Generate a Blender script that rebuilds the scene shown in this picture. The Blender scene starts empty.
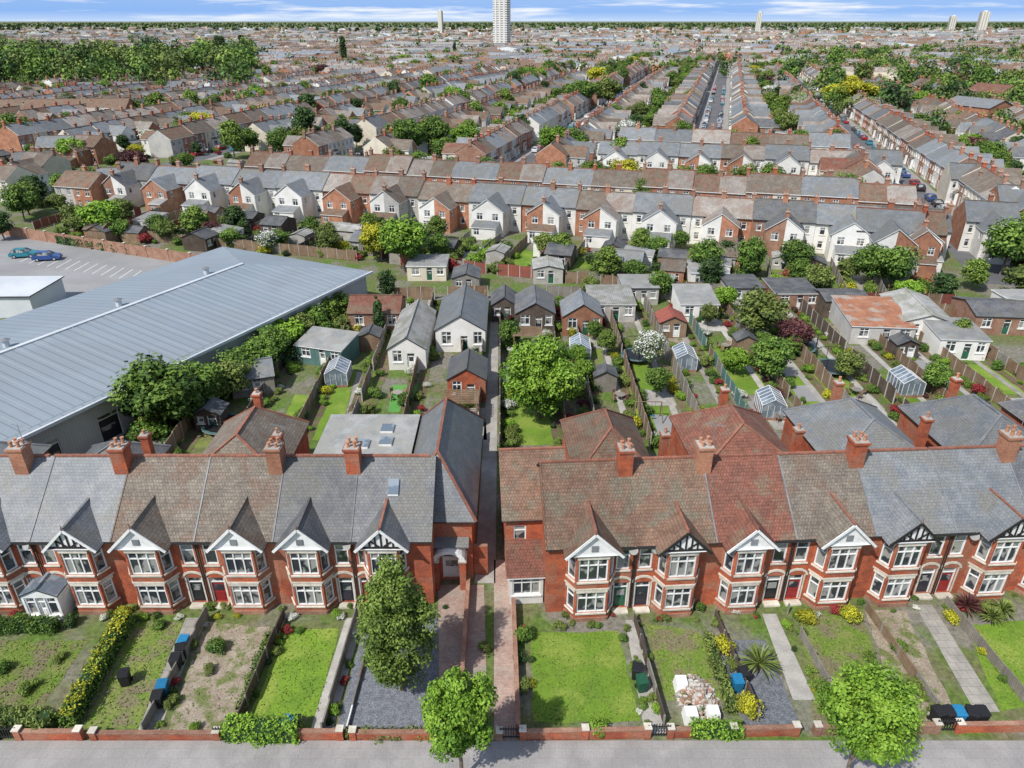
import bpy, math, random
import numpy as np
from mathutils import Vector
R=random.Random(11); NR=np.random.RandomState(5)
S=bpy.context.scene; C=S.collection
pi=math.pi; rad=math.radians
# ---------------- camera (survey reference: drone 36 m above the street) ---------------
CAMH=36.0; PITCH=rad(27.1); FPX=710.0
cd=bpy.data.cameras.new('camera'); cam=bpy.data.objects.new('camera',cd); C.objects.link(cam)
cam.location=(0,0,CAMH); cam.rotation_euler=(pi/2-PITCH,0,0); cd.sensor_width=36; cd.lens=FPX/1024*36
cd.clip_end=60000; cd.clip_start=.5; S.camera=cam
def G(px,py,h=0.0):
    """ground position (metres) of a surveyed point of the photograph"""
    dx=(px-512)/FPX; dy=(384-py)/FPX; c,s=math.cos(PITCH),math.sin(PITCH)
    t=(CAMH-h)/(s-dy*c); return (dx*t,(c+dy*s)*t)
# ---------------- materials ---------------
MATS={}
def node(n,t,**k):
    x=n.nodes.new(t)
    for a,b in k.items(): setattr(x,a,b)
    return x
def mixc(n,f,a,b,mode='MIX'):
    m=node(n,'ShaderNodeMix',data_type='RGBA',blend_type=mode)
    for i,v in ((0,f),(6,a),(7,b)):
        if isinstance(v,(int,float)) : m.inputs[i].default_value=v if i==0 else (v,v,v,1)
        elif isinstance(v,tuple): m.inputs[i].default_value=(*v,1)
        else: n.links.new(v,m.inputs[i])
    return m.outputs[2]
def maprange(n,v,a,b,c,d):
    m=node(n,'ShaderNodeMapRange'); n.links.new(v,m.inputs[0])
    for i,x in enumerate((a,b,c,d)): m.inputs[i+1].default_value=x
    return m.outputs[0]
def noise(n,vec,sc,det=3,rough=.6):
    x=node(n,'ShaderNodeTexNoise'); x.inputs['Scale'].default_value=sc; x.inputs['Detail'].default_value=det
    x.inputs['Roughness'].default_value=rough
    n.links.new(vec,x.inputs['Vector']); return x.outputs['Fac']
def mat(name,c1,c2=None,rough=.85,sc=.6,fine=9,fv=.25,tex=None,c3=None,sc3=.2,objv=.15,spec=.3,lo=.4,hi=.6,metal=0):
    m=bpy.data.materials.new(name); m.use_nodes=True; n=m.node_tree; n.nodes.clear()
    o=node(n,'ShaderNodeOutputMaterial'); b=node(n,'ShaderNodeBsdfPrincipled')
    b.inputs['Roughness'].default_value=rough; b.inputs['Specular IOR Level'].default_value=spec
    b.inputs['Metallic'].default_value=metal
    g=node(n,'ShaderNodeNewGeometry'); pos=g.outputs['Position']
    col=c1
    if c2: col=mixc(n,maprange(n,noise(n,pos,sc,3),lo,hi,0,1),c1,c2)
    if c3: col=mixc(n,maprange(n,noise(n,pos,sc3,3),.48,.6,0,1),col,c3)
    if fv: 
        v=maprange(n,noise(n,pos,fine,2,.8),.25,.75,1-fv,1+fv)
        col=mixc(n,1.0,col,v,'MULTIPLY')
    if objv:
        oi=node(n,'ShaderNodeObjectInfo'); v=maprange(n,oi.outputs['Random'],0,1,1-objv,1+objv)
        col=mixc(n,1.0,col,v,'MULTIPLY')
    if tex:
        bw,rh,mo,cv,mv=tex
        uv=node(n,'ShaderNodeTexCoord').outputs['UV']
        t=node(n,'ShaderNodeTexBrick'); n.links.new(uv,t.inputs['Vector'])
        t.inputs['Scale'].default_value=1; t.inputs['Brick Width'].default_value=bw; t.inputs['Row Height'].default_value=rh
        t.inputs['Mortar Size'].default_value=mo; t.inputs['Mortar Smooth'].default_value=.3
        t.inputs['Color1'].default_value=(1,1,1,1); t.inputs['Color2'].default_value=(cv,cv,cv,1); t.inputs['Mortar'].default_value=(mv,mv,mv,1)
        t.inputs['Bias'].default_value=0
        col=mixc(n,1.0,col,t.outputs['Color'],'MULTIPLY')
    if isinstance(col,tuple): b.inputs['Base Color'].default_value=(*col,1)
    else: n.links.new(col,b.inputs['Base Color'])
    n.links.new(b.outputs[0],o.inputs[0])
    MATS[name]=m
BR=(.23,.08,.012,.7,1.3)
mat('brick_red',(.42,.11,.05),(.29,.08,.045),tex=BR,sc=1.2,c3=(.34,.14,.085),sc3=.5)
mat('brick_orange',(.42,.20,.12),(.31,.14,.085),tex=BR,sc=.8,objv=.22)
mat('brick_brown',(.27,.14,.095),(.34,.20,.14),tex=BR,sc=.8,objv=.2)
mat('render_white',(.76,.74,.70),(.66,.64,.59),sc=.5,fv=.06,objv=.1)
mat('render_cream',(.68,.61,.48),(.58,.52,.42),sc=.5,fv=.06)
mat('render_grey',(.40,.39,.37),(.48,.46,.43),sc=.5,fv=.1)
TL=(.2,.24,.03,.8,.6)
mat('tile_brown',(.19,.115,.08),(.26,.16,.11),tex=TL,sc=1.1,fv=.3,c3=(.20,.165,.12),sc3=.7,fine=5)
mat('tile_red',(.28,.115,.08),(.21,.095,.068),tex=TL,sc=1.1,fv=.3,c3=(.24,.16,.11),sc3=.6,fine=5)
mat('slate_grey',(.19,.205,.22),(.25,.26,.265),tex=(.25,.22,.02,.86,.65),sc=.9,fv=.2,rough=.5,fine=5,objv=.2,c3=(.22,.22,.205),sc3=.4)
mat('slate_dark',(.12,.125,.135),(.175,.175,.175),tex=(.25,.22,.02,.84,.6),sc=.9,fv=.22,rough=.55,fine=5,objv=.2,c3=(.16,.155,.14),sc3=.4)
mat('tile_weathered',(.175,.15,.122),(.235,.20,.16),tex=TL,sc=.9,fv=.35,c3=(.20,.145,.11),sc3=.6,fine=5,objv=.2)
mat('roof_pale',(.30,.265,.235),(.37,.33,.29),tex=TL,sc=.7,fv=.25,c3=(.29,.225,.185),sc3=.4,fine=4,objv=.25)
mat('ridge_terracotta',(.31,.13,.085),(.23,.10,.07),sc=2)
mat('pot_terracotta',(.50,.26,.16),(.42,.19,.11),sc=3)
mat('white_paint',(.82,.82,.80),(.72,.72,.69),sc=2,fv=.04,objv=.05,rough=.5)
mat('timber_black',(.025,.022,.02),rough=.7)
mat('stone',(.66,.61,.52),(.54,.49,.40),sc=2,fv=.12)
mat('lead_grey',(.17,.18,.19),(.23,.24,.25),sc=1,fv=.1,rough=.5)
mat('felt_dark',(.08,.085,.09),(.13,.13,.13),sc=.8,fv=.15)
mat('felt_pale',(.33,.33,.315),(.235,.24,.235),sc=.5,fv=.15,c3=(.28,.275,.25),sc3=.7)
mat('gutter',(.03,.03,.03),rough=.5)
mat('door_red',(.30,.03,.03),rough=.4); mat('door_green',(.03,.12,.07),rough=.4); mat('door_dark',(.03,.03,.04),rough=.4)
mat('metal_roof',(.29,.335,.37),(.25,.295,.335),sc=.05,fv=.06,tex=(1.0,400,.07,.96,.68),rough=.5,objv=0,c3=(.265,.30,.33),sc3=.12)
mat('metal_white',(.62,.64,.65),(.52,.55,.57),sc=.2,fv=.05,rough=.45,objv=.1)
mat('seam',(.33,.375,.41),fv=0,rough=.5,objv=0)
mat('cladding_grey',(.50,.51,.50),(.42,.43,.42),sc=.2,fv=.05,rough=.5,objv=0,tex=(.3,30,.02,.95,.75))
mat('rust_roof',(.44,.20,.11),(.34,.15,.09),sc=.8,fv=.2,tex=(.25,60,.05,.9,.7),c3=(.4,.34,.29),sc3=.5)
mat('fibre_cement',(.42,.41,.385),(.31,.305,.285),sc=.7,fv=.18,tex=(.25,60,.04,.95,.72),c3=(.27,.27,.22),sc3=.5)
mat('shed_red',(.33,.10,.07),(.26,.08,.06),sc=1,fv=.15)
WD=(.14,30,.012,.8,.45)
mat('wood_fence',(.24,.155,.095),(.31,.22,.145),tex=WD,sc=.6,fv=.25)
mat('wood_grey',(.25,.225,.19),(.33,.30,.26),tex=WD,sc=.6,fv=.2)
mat('wood_dark',(.09,.065,.05),(.13,.10,.08),tex=WD,sc=.6,fv=.2)
mat('wood_teal',(.10,.20,.19),(.12,.24,.22),tex=WD,sc=.6,fv=.15)
mat('wood_red',(.30,.09,.06),(.24,.08,.06),tex=WD,sc=.6,fv=.15)
mat('concrete',(.45,.43,.39),(.36,.34,.31),sc=.9,fv=.15)
mat('paving',(.42,.39,.34),(.33,.31,.275),sc=.7,fv=.12,tex=(.6,.6,.02,.84,.6))
mat('footway',(.36,.34,.325),(.29,.275,.265),sc=.5,fv=.14,objv=0,tex=(.6,.6,.008,.93,.7),c3=(.31,.295,.28),sc3=.3)
mat('block_paving',(.47,.35,.29),(.38,.27,.22),sc=.8,fv=.15,tex=(.2,.1,.01,.75,.6),c3=(.42,.35,.29),sc3=.6)
mat('asphalt',(.15,.15,.155),(.115,.115,.12),sc=.15,fv=.12,fine=6,objv=0)
mat('carpark',(.31,.31,.31),(.25,.25,.25),sc=.08,fv=.1,fine=6,objv=0,c3=(.28,.275,.27),sc3=.3)
mat('road_paint',(.75,.75,.72),objv=0)
mat('kerb',(.40,.39,.37),objv=0)
mat('slate_chips',(.13,.14,.16),(.19,.20,.22),sc=3,fv=.55,fine=12)
mat('gravel_brown',(.25,.20,.15),(.32,.27,.21),sc=1,fv=.45,fine=9,c3=(.13,.15,.05),sc3=.9)
mat('soil',(.13,.09,.06),(.18,.13,.085),sc=.8,fv=.4,fine=8,c3=(.10,.15,.03),sc3=.9)
mat('lawn',(.15,.25,.025),(.11,.195,.022),sc=.7,fv=.3,fine=7,c3=(.21,.28,.045),sc3=.35,objv=.15)
mat('lawn_rough',(.13,.20,.03),(.19,.215,.06),sc=.9,fv=.4,fine=6,c3=(.18,.155,.09),sc3=.55,lo=.42,hi=.66)
mat('artificial_turf',(.13,.36,.08),(.11,.32,.07),fv=.1)
mat('bark',(.12,.09,.07),(.17,.14,.11),sc=4,fv=.3)
mat('plastic_black',(.02,.02,.022),rough=.4); mat('plastic_blue',(.02,.17,.33),rough=.4); mat('plastic_green',(.02,.09,.05),rough=.4)
mat('rubble',(.38,.33,.28),(.5,.47,.43),sc=3,fv=.4); mat('sack_white',(.75,.75,.74),fv=.1)
mat('tyre',(.015,.015,.015))
for nm,c in (('car_blue',(.03,.08,.25)),('car_black',(.02,.02,.022)),('car_silver',(.45,.46,.48)),('car_white',(.75,.75,.75)),('car_red',(.35,.02,.02)),('car_teal',(.03,.22,.28))):
    mat(nm,c,rough=.25,spec=.6,fv=0,objv=.1)
mat('ground_gardens',(.10,.165,.028),(.15,.145,.07),sc=.25,fv=.45,fine=2.5,c3=(.20,.185,.15),sc3=.16,objv=0)
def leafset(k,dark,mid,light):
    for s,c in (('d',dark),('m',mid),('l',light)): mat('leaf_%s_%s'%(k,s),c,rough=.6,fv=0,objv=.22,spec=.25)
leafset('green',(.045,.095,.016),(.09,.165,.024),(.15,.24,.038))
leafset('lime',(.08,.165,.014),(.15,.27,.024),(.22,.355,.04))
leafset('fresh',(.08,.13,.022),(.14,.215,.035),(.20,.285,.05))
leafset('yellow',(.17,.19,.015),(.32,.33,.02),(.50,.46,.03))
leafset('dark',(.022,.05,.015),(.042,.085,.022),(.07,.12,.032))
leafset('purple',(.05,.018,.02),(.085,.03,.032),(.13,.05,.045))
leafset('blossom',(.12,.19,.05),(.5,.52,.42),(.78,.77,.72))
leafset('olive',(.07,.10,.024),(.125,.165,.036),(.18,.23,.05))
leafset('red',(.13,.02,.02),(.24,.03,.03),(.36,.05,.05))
def glassmat(name,dark,cur,lo,r=.06):
    m=bpy.data.materials.new(name); m.use_nodes=True; n=m.node_tree; b=n.nodes['Principled BSDF']
    g=node(n,'ShaderNodeNewGeometry'); f=maprange(n,noise(n,g.outputs['Position'],.9,2),lo,lo+.06,0,1)
    n.links.new(mixc(n,f,dark,cur),b.inputs['Base Color']); b.inputs['Roughness'].default_value=r; b.inputs['Specular IOR Level'].default_value=.7
    MATS[name]=m
glassmat('glass',(.035,.042,.05),(.30,.30,.28),.49)
glassmat('glass_roof',(.14,.18,.22),(.25,.29,.33),.5)
# ---------------- mesh builder ---------------
class MB:
    def __init__(s): s.V=[];s.F=[];s.MI=[];s.ML=[]
    def mi(s,m):
        if m not in s.ML: s.ML.append(m)
        return s.ML.index(m)
    def f(s,pts,m):
        k=len(s.V); s.V+= [tuple(p) for p in pts]; s.F.append(tuple(range(k,k+len(pts)))); s.MI.append(s.mi(m))
    def hexa(s,p,m,mt=None):  # p: bottom 4 ccw, top 4 ccw
        for q in ((3,2,1,0),(0,1,5,4),(1,2,6,5),(2,3,7,6),(3,0,4,7)): s.f([p[i] for i in q],m)
        s.f([p[i] for i in (4,5,6,7)],mt or m)
    def box(s,x0,x1,y0,y1,z0,z1,m,mt=None):
        s.hexa([(x0,y0,z0),(x1,y0,z0),(x1,y1,z0),(x0,y1,z0),(x0,y0,z1),(x1,y0,z1),(x1,y1,z1),(x0,y1,z1)],m,mt)
    def tbox(s,x0,x1,y0,y1,z0,z1,t,m):
        s.hexa([(x0,y0,z0),(x1,y0,z0),(x1,y1,z0),(x0,y1,z0),(x0-t,y0-t,z1),(x1+t,y0-t,z1),(x1+t,y1+t,z1),(x0-t,y1+t,z1)],m)
    def tube(s,p,q,r1,r2,m,n=7,cap=True):
        p=Vector(p);q=Vector(q);d=(q-p).normalized(); a=d.orthogonal().normalized(); b=d.cross(a)
        A=[p+(a*math.cos(2*pi*i/n)+b*math.sin(2*pi*i/n))*r1 for i in range(n)]
        B=[q+(a*math.cos(2*pi*i/n)+b*math.sin(2*pi*i/n))*r2 for i in range(n)]
        for i in range(n): j=(i+1)%n; s.f([A[i],A[j],B[j],B[i]],m)
        if cap: s.f(B,m); s.f(A[::-1],m)
    def beam(s,p,q,w,h,m):
        p=Vector(p);q=Vector(q);d=(q-p).normalized(); u=Vector((0,0,1)); a=d.cross(u)
        a=a.normalized() if a.length>1e-4 else Vector((1,0,0)); b=a.cross(d)
        a=a*w/2;b=b*h/2
        s.hexa([p+a-b,q+a-b,q-a-b,p-a-b,p+a+b,q+a+b,q-a+b,p-a+b],m)
    def slab(s,pts,t,m,me=None):
        me=me or m; s.f(pts,m); lo=[(p[0],p[1],p[2]-t) for p in pts]; s.f(lo[::-1],me)
        k=len(pts)
        for i in range(k): j=(i+1)%k; s.f([lo[i],lo[j],pts[j],pts[i]],me)
    def mesh(s,name):
        me=bpy.data.meshes.new(name); me.from_pydata(s.V,[],s.F)
        for m in s.ML: me.materials.append(MATS[m])
        me.polygons.foreach_set('material_index',s.MI)
        uv=me.uv_layers.new(name='UVMap'); U=[]
        for p in me.polygons:
            nn=p.normal
            if abs(nn.z)>.985: 
                for i in p.vertices: v=s.V[i]; U+=[v[0],v[1]]
            else:
                t=Vector((-nn.y,nn.x,0)).normalized(); b=nn.cross(t)
                for i in p.vertices: v=Vector(s.V[i]); U+=[v.dot(t),v.dot(b)]
        uv.data.foreach_set('uv',U); me.update(); return me
def link(name,data,loc=(0,0,0),rz=0,sc=1,parent=None):
    o=bpy.data.objects.new(name,data); C.objects.link(o); o.location=loc; o.rotation_euler=(0,0,rz)
    o.scale=(sc,sc,sc) if isinstance(sc,(int,float)) else sc
    if parent: o.parent=parent
    return o
class Grp:
    def __init__(s,name,one=False): s.n=name; s.p={}; s.one=one
    def __getitem__(s,k):
        if s.one: k='body'
        if k not in s.p: s.p[k]=MB()
        return s.p[k]
    def mesh(s): return s['body'].mesh(s.n)
    def done(s,loc=(0,0,0),rz=0,sc=1):
        ps=[(k,m) for k,m in s.p.items() if m.F]
        if len(ps)==1: return link(s.n,ps[0][1].mesh(s.n),loc,rz,sc)
        e=link(s.n,None,loc,rz,sc); e.empty_display_size=.5
        for k,m in ps: link(k,m.mesh(s.n+'_'+k),parent=e)
        return e
# wall frame: (ox,oy,angle); outward normal=(sin a,-cos a)
def WP(fr,s,d,z): 
    ca,sa=math.cos(fr[2]),math.sin(fr[2]); return (fr[0]+ca*s+sa*d,fr[1]+sa*s-ca*d,z)
def wbox(mb,fr,s0,s1,d0,d1,z0,z1,m):
    mb.hexa([WP(fr,s0,d1,z0),WP(fr,s1,d1,z0),WP(fr,s1,d0,z0),WP(fr,s0,d0,z0),WP(fr,s0,d1,z1),WP(fr,s1,d1,z1),WP(fr,s1,d0,z1),WP(fr,s0,d0,z1)],m)
def wall(g,fr,L,z0,z1,ops,m,lod=0,sill='stone',dp=.14):
    W=g['walls']; s_=sorted({0,L,*[o[0] for o in ops],*[o[1] for o in ops]}); z_=sorted({z0,z1,*[o[2] for o in ops],*[o[3] for o in ops]})
    for a,b in zip(s_,s_[1:]):
        for c,d in zip(z_,z_[1:]):
            if any(o[0]<(a+b)/2<o[1] and o[2]<(c+d)/2<o[3] for o in ops): continue
            W.f([WP(fr,a,0,c),WP(fr,b,0,c),WP(fr,b,0,d),WP(fr,a,0,d)],m)
    for o in ops:
        a,b,c,d,k=o[:5]
        W.f([WP(fr,a,0,c),WP(fr,a,0,d),WP(fr,a,-dp,d),WP(fr,a,-dp,c)],m); W.f([WP(fr,b,0,d),WP(fr,b,0,c),WP(fr,b,-dp,c),WP(fr,b,-dp,d)],m)
        W.f([WP(fr,a,0,d),WP(fr,b,0,d),WP(fr,b,-dp,d),WP(fr,a,-dp,d)],m); W.f([WP(fr,a,0,c),WP(fr,a,-dp,c),WP(fr,b,-dp,c),WP(fr,b,0,c)],m)
        if k=='win':
            Wn=g['windows']; Wn.f([WP(fr,a,-dp,c),WP(fr,b,-dp,c),WP(fr,b,-dp,d),WP(fr,a,-dp,d)],'glass')
            t=.09; e=-dp+.08
            wbox(Wn,fr,a,a+t,-dp,e,c,d,'white_paint'); wbox(Wn,fr,b-t,b,-dp,e,c,d,'white_paint')
            wbox(Wn,fr,a+t,b-t,-dp,e,d-t,d,'white_paint'); wbox(Wn,fr,a+t,b-t,-dp,e,c,c+t,'white_paint')
            n=max(1,round((b-a)/.62))
            for i in range(1,n): x=a+(b-a)*i/n; wbox(Wn,fr,x-.04,x+.04,-dp,e-.004,c+t,d-t,'white_paint')
            zt=c+(d-c)*.7; wbox(Wn,fr,a+t,b-t,-dp,e-.008,zt-.035,zt+.035,'white_paint')
            if sill: wbox(Wn,fr,a-.08,b+.08,-.02,.09,c-.12,c-.003,sill)
            if sill and not lod: wbox(Wn,fr,a-.08,b+.08,-.02,.035,d+.003,d+.2,sill)
        else:
            D=g['door']; dm=k; D.f([WP(fr,a,-dp,c),WP(fr,b,-dp,c),WP(fr,b,-dp,d),WP(fr,a,-dp,d)],dm)
            wbox(D,fr,a,a+.07,-dp,-dp+.07,c,d,'white_paint'); wbox(D,fr,b-.07,b,-dp,-dp+.07,c,d,'white_paint')
            wbox(D,fr,a+.07,b-.07,-dp,-dp+.07,d-.45,d-.38,'white_paint'); D.f([WP(fr,a+.07,-dp+.01,d-.38),WP(fr,b-.07,-dp+.01,d-.38),WP(fr,b-.07,-dp+.01,d-.03),WP(fr,a+.07,-dp+.01,d-.03)],'glass')
            wbox(D,fr,a+.2,b-.2,-dp,-dp+.03,c+.25,c+.85,dm); wbox(D,fr,a+.2,b-.2,-dp,-dp+.03,c+1.0,c+1.5,'glass')
def chimney(mb,x,y,z0,z1,wx,wy,nx,ny,m='brick_red'):
    mb.box(x-wx/2,x+wx/2,y-wy/2,y+wy/2,z0,z1-.3,m)
    mb.box(x-wx/2-.05,x+wx/2+.05,y-wy/2-.05,y+wy/2+.05,z1-.3,z1-.2,m); mb.box(x-wx/2-.1,x+wx/2+.1,y-wy/2-.1,y+wy/2+.1,z1-.2,z1-.06,m)
    mb.box(x-wx/2-.02,x+wx/2+.02,y-wy/2-.02,y+wy/2+.02,z1-.06,z1,'concrete')
    for i in range(nx):
        for j in range(ny):
            px=x-wx/2+wx*(i+.5)/nx; py=y-wy/2+wy*(j+.5)/ny; h=R.uniform(.3,.5)
            mb.tube((px,py,z1),(px,py,z1+h),.12,.095,'pot_terracotta',8); mb.tube((px,py,z1+h-.06),(px,py,z1+h+.01),.13,.13,'pot_terracotta',8)
EV=5.85; DP=9.0; RZ=9.25
def near_house(ox,oy,rz,w,bay,roofm,gst,door,wallm='brick_red',lend=False,rend=False,wide=1.0,skyl=False):
    g=Grp('brick_house'); bx=bay if bay>0 else w+bay; hw=1.5*wide; fw=.98*wide; pj=.95
    left=bay>0; sl=(RZ-EV)/(DP/2)
    dx=w-1.25 if left else .25
    ops=[(dx,dx+1.0,.15,2.35,door),(dx+.05,dx+.95,3.5,5.2,'win')]
    wall(g,(0,0,0),w,0,EV,ops,wallm)
    W=g['walls']
    for k in range(8):
        a0=pi*k/8;a1=pi*(k+1)/8;c=dx+.5
        W.hexa([(c-.62*math.cos(a0),-.05,2.36+.42*math.sin(a0)),(c-.62*math.cos(a1),-.05,2.36+.42*math.sin(a1)),(c-.62*math.cos(a1),.0,2.36+.42*math.sin(a1)),(c-.62*math.cos(a0),.0,2.36+.42*math.sin(a0)),
            (c-.78*math.cos(a0),-.05,2.36+.6*math.sin(a0)),(c-.78*math.cos(a1),-.05,2.36+.6*math.sin(a1)),(c-.78*math.cos(a1),.0,2.36+.6*math.sin(a1)),(c-.78*math.cos(a0),.0,2.36+.6*math.sin(a0))],'stone')
    W.box(dx-.05,dx+1.05,-.5,-.01,0,.14,'stone'); W.box(dx-.12,dx-.01,-.04,-.003,.2,2.36,'stone'); W.box(dx+1.01,dx+1.12,-.04,-.003,.2,2.36,'stone')
    W.f([(w,DP,0),(0,DP,0),(0,DP,EV),(w,DP,EV)],wallm)
    for e,x,o in ((lend,0,1),(rend,w,-1)):
        if e:
            p=[(x,DP,0),(x,0,0),(x,0,EV),(x,DP/2,RZ-.1),(x,DP,EV)]; W.f(p if o>0 else p[::-1],wallm)
    pts=[(bx-hw,0),(bx-fw,-pj),(bx+fw,-pj),(bx+hw,0)]
    for i in range(3):
        p,q=pts[i],pts[i+1]; L=math.dist(p,q); fr=(p[0],p[1],math.atan2(q[1]-p[1],q[0]-p[0])); m0=.12 if i==1 else .17
        wall(g,fr,L,0,EV,[(m0,L-m0,.75,2.5,'win'),(m0,L-m0,3.45,5.3,'win')],wallm)
        wbox(W,fr,-.02,L+.02,0,.05,2.74,2.86,'stone'); wbox(W,fr,0,L,0,.07,0,.3,'brick_brown'); wbox(W,fr,-.02,L+.02,0,.05,5.53,5.75,'white_paint')
    gb=hw+.12; gy=-pj-.2; ez=EV-.12; az=ez+gb*1.0; Rf=g['roof']; yr=(az+.05-EV)/sl
    W.f([(bx-gb,gy+.12,ez),(bx+gb,gy+.12,ez),(bx,gy+.12,az-.05)],'white_paint')
    W.f([(bx-gb,gy,ez-.01),(bx-gb,.02,ez-.01),(bx+gb,.02,ez-.01),(bx+gb,gy,ez-.01)],'white_paint')
    for sg in (-1,1):
        q=[(bx+sg*(gb+.15),gy-.05,ez-.13),(bx,gy-.05,az+.06),(bx,yr+.1,az+.06),(bx+sg*(gb+.15),-.3,ez-.13)]
        if sg>0: q=q[::-1]
        q=q[::-1]; Rf.slab(q,.1,roofm,'gutter')
        W.beam((bx+sg*(gb+.1),gy-.08,ez-.13),(bx+sg*.02,gy-.08,az-.05),.07,.17,'timber_black' if gst=='timber' else 'white_paint')
    Rf.beam((bx,gy-.06,az+.07),(bx,yr+.1,az+.07),.16,.09,roofm if R.random()<.5 else 'ridge_terracotta')
    W.tube((bx,gy-.05,az),(bx,gy-.05,az+.4),.04,.02,'ridge_terracotta',5)
    yy=gy+.06
    if gst in('timber','half'):
        W.box(bx-gb+.25,bx+gb-.25,yy,yy+.05,ez+.05,ez+.17,'timber_black')
        for k in (-2,-1,0,1,2):
            x=bx+k*.38; W.box(x-.05,x+.05,yy+.003,yy+.05,ez+.17,ez+max(.22,(gb-abs(k*.38))*.95-.15),'timber_black')
        for sg in(-1,1): W.beam((bx+sg*.15,yy+.02,ez+.2),(bx+sg*.7,yy+.02,ez+.62),.05,.09,'timber_black')
    else: W.box(bx-.22,bx+.22,yy,yy+.05,ez+.3,ez+.75,'lead_grey')
    e=.3; z0=EV-e*sl+.05; x0=-.15 if lend else 0; x1=w+.15 if rend else w
    Rf.slab([(x0,-e,z0),(x1,-e,z0),(x1,DP/2,RZ),(x0,DP/2,RZ)],.12,roofm,'gutter')
    Rf.slab([(x1,DP+e,z0),(x0,DP+e,z0),(x0,DP/2,RZ),(x1,DP/2,RZ)],.12,roofm,'gutter')
    for k in range(int((x1-x0)/.45)): # separate ridge tiles
        a=x0+k*.45; Rf.beam((a,DP/2,RZ+.03+R.uniform(-.012,.012)),(a+.435,DP/2,RZ+.03),.22,.12,'ridge_terracotta')
    Rf.box(dx-.25 if left else 0,w if left else dx+1.25,-e-.12,-e-.02,z0-.14,z0-.02,'gutter')
    Rf.beam((x0+.05,-e,z0+.03),(x0+.05,DP/2,RZ+.03),.09,.05,roofm if R.random()<.5 else 'lead_grey')
    W.tube((w-.08,-.09,.2) if left else (.08,-.09,.2),(w-.08,-.09,5.5) if left else (.08,-.09,5.5),.045,.045,'gutter',6)
    if R.random()<.5:
        D=g['satellite_dish']; xd=dx+.5; D.tube((xd+.55,-.02,5.35),(xd+.55,-.35,5.4),.02,.02,'lead_grey',5); D.tube((xd+.55,-.35,5.4),(xd+.53,-.4,5.43),.26,.3,'felt_pale',12)
    if skyl:
        yc=2.6; zc=EV+yc*sl; 
        Rf.hexa([(w*.5-.35,yc-.45,zc-.25),(w*.5+.35,yc-.45,zc-.25),(w*.5+.35,yc+.45,zc+.42),(w*.5-.35,yc+.45,zc+.42),(w*.5-.35,yc-.45,zc-.25+.12),(w*.5+.35,yc-.45,zc-.25+.12),(w*.5+.35,yc+.45,zc+.42+.12),(w*.5-.35,yc+.45,zc+.42+.12)],'white_paint','glass_roof')
    return g.done((ox,oy,0),rz)
def gbld(name,X,Y,w,d,e,r,wm,rm,axis='y',rz=0,ops=(),over=.2,hip=0,ops_r=(),ops_l=(),ridge=None):
    g=Grp(name); a,b=-w/2,w/2
    wall(g,(a,0,0),w,0,e,list(ops),wm,1,'white_paint'); wall(g,(b,0,pi/2),d,0,e,list(ops_r),wm,1,None); wall(g,(a,d,-pi/2),d,0,e,list(ops_l),wm,1,None)
    wall(g,(b,d,pi),w,0,e,[],wm)
    W,Rf=g['walls'],g['roof']; o=over
    if r-e<.05: Rf.box(a-o,b+o,-o,d+o,e+.003,e+.16,'white_paint' if wm.startswith('render') else 'gutter',rm)
    elif axis=='m':
        W.f([(a,d,e),(b,d,e),(b,d,r),(a,d,r)][::-1],wm); W.f([(b,0,e),(b,d,e),(b,d,r)],wm); W.f([(a,d,e),(a,0,e),(a,d,r)],wm)
        s=(r-e)/d; Rf.slab([(a-o,-o,e-o*s+.06),(b+o,-o,e-o*s+.06),(b+o,d+o,r+o*s+.06),(a-o,d+o,r+o*s+.06)],.1,rm,'white_paint')
    elif axis=='y':
        s=(r-e)/(w/2); z0=e-o*s+.05; h0=hip
        if not hip:
            W.f([(a,0,e),(b,0,e),(0,0,r)],wm); W.f([(b,d,e),(a,d,e),(0,d,r)],wm)
        y0,y1=-o,d+o
        Rf.slab([(a-o,y1,z0),(a-o,y0,z0),(0,y0+h0,r+.05),(0,y1-h0,r+.05)],.1,rm,'gutter')
        Rf.slab([(b+o,y0,z0),(b+o,y1,z0),(0,y1-h0,r+.05),(0,y0+h0,r+.05)],.1,rm,'gutter')
        if hip:
            Rf.slab([(a-o,y0,z0),(b+o,y0,z0),(0,y0+h0,r+.05)],.1,rm,'gutter'); Rf.slab([(b+o,y1,z0),(a-o,y1,z0),(0,y1-h0,r+.05)],.1,rm,'gutter')
            for sx in (a-o,b+o):
                Rf.beam((sx,y0,z0+.04),(0,y0+h0,r+.09),.18,.1,ridge or 'ridge_terracotta'); Rf.beam((sx,y1,z0+.04),(0,y1-h0,r+.09),.18,.1,ridge or 'ridge_terracotta')
        Rf.beam((0,y0+h0,r+.08),(0,y1-h0,r+.08),.2,.12,ridge or rm)
    else:
        s=(r-e)/(d/2); z0=e-o*s+.05
        W.f([(a,d,e),(a,0,e),(a,d/2,r)],wm); W.f([(b,0,e),(b,d,e),(b,d/2,r)],wm)
        Rf.slab([(a-o,-o,z0),(b+o,-o,z0),(b+o,d/2,r+.05),(a-o,d/2,r+.05)],.1,rm,'gutter')
        Rf.slab([(b+o,d+o,z0),(a-o,d+o,z0),(a-o,d/2,r+.05),(b+o,d/2,r+.05)],.1,rm,'gutter')
        Rf.beam((a-o,d/2,r+.08),(b+o,d/2,r+.08),.2,.12,ridge or rm)
    return g,(X,Y,0),rz
def put(t): g,l,r=t; return g.done(l,r)
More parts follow.
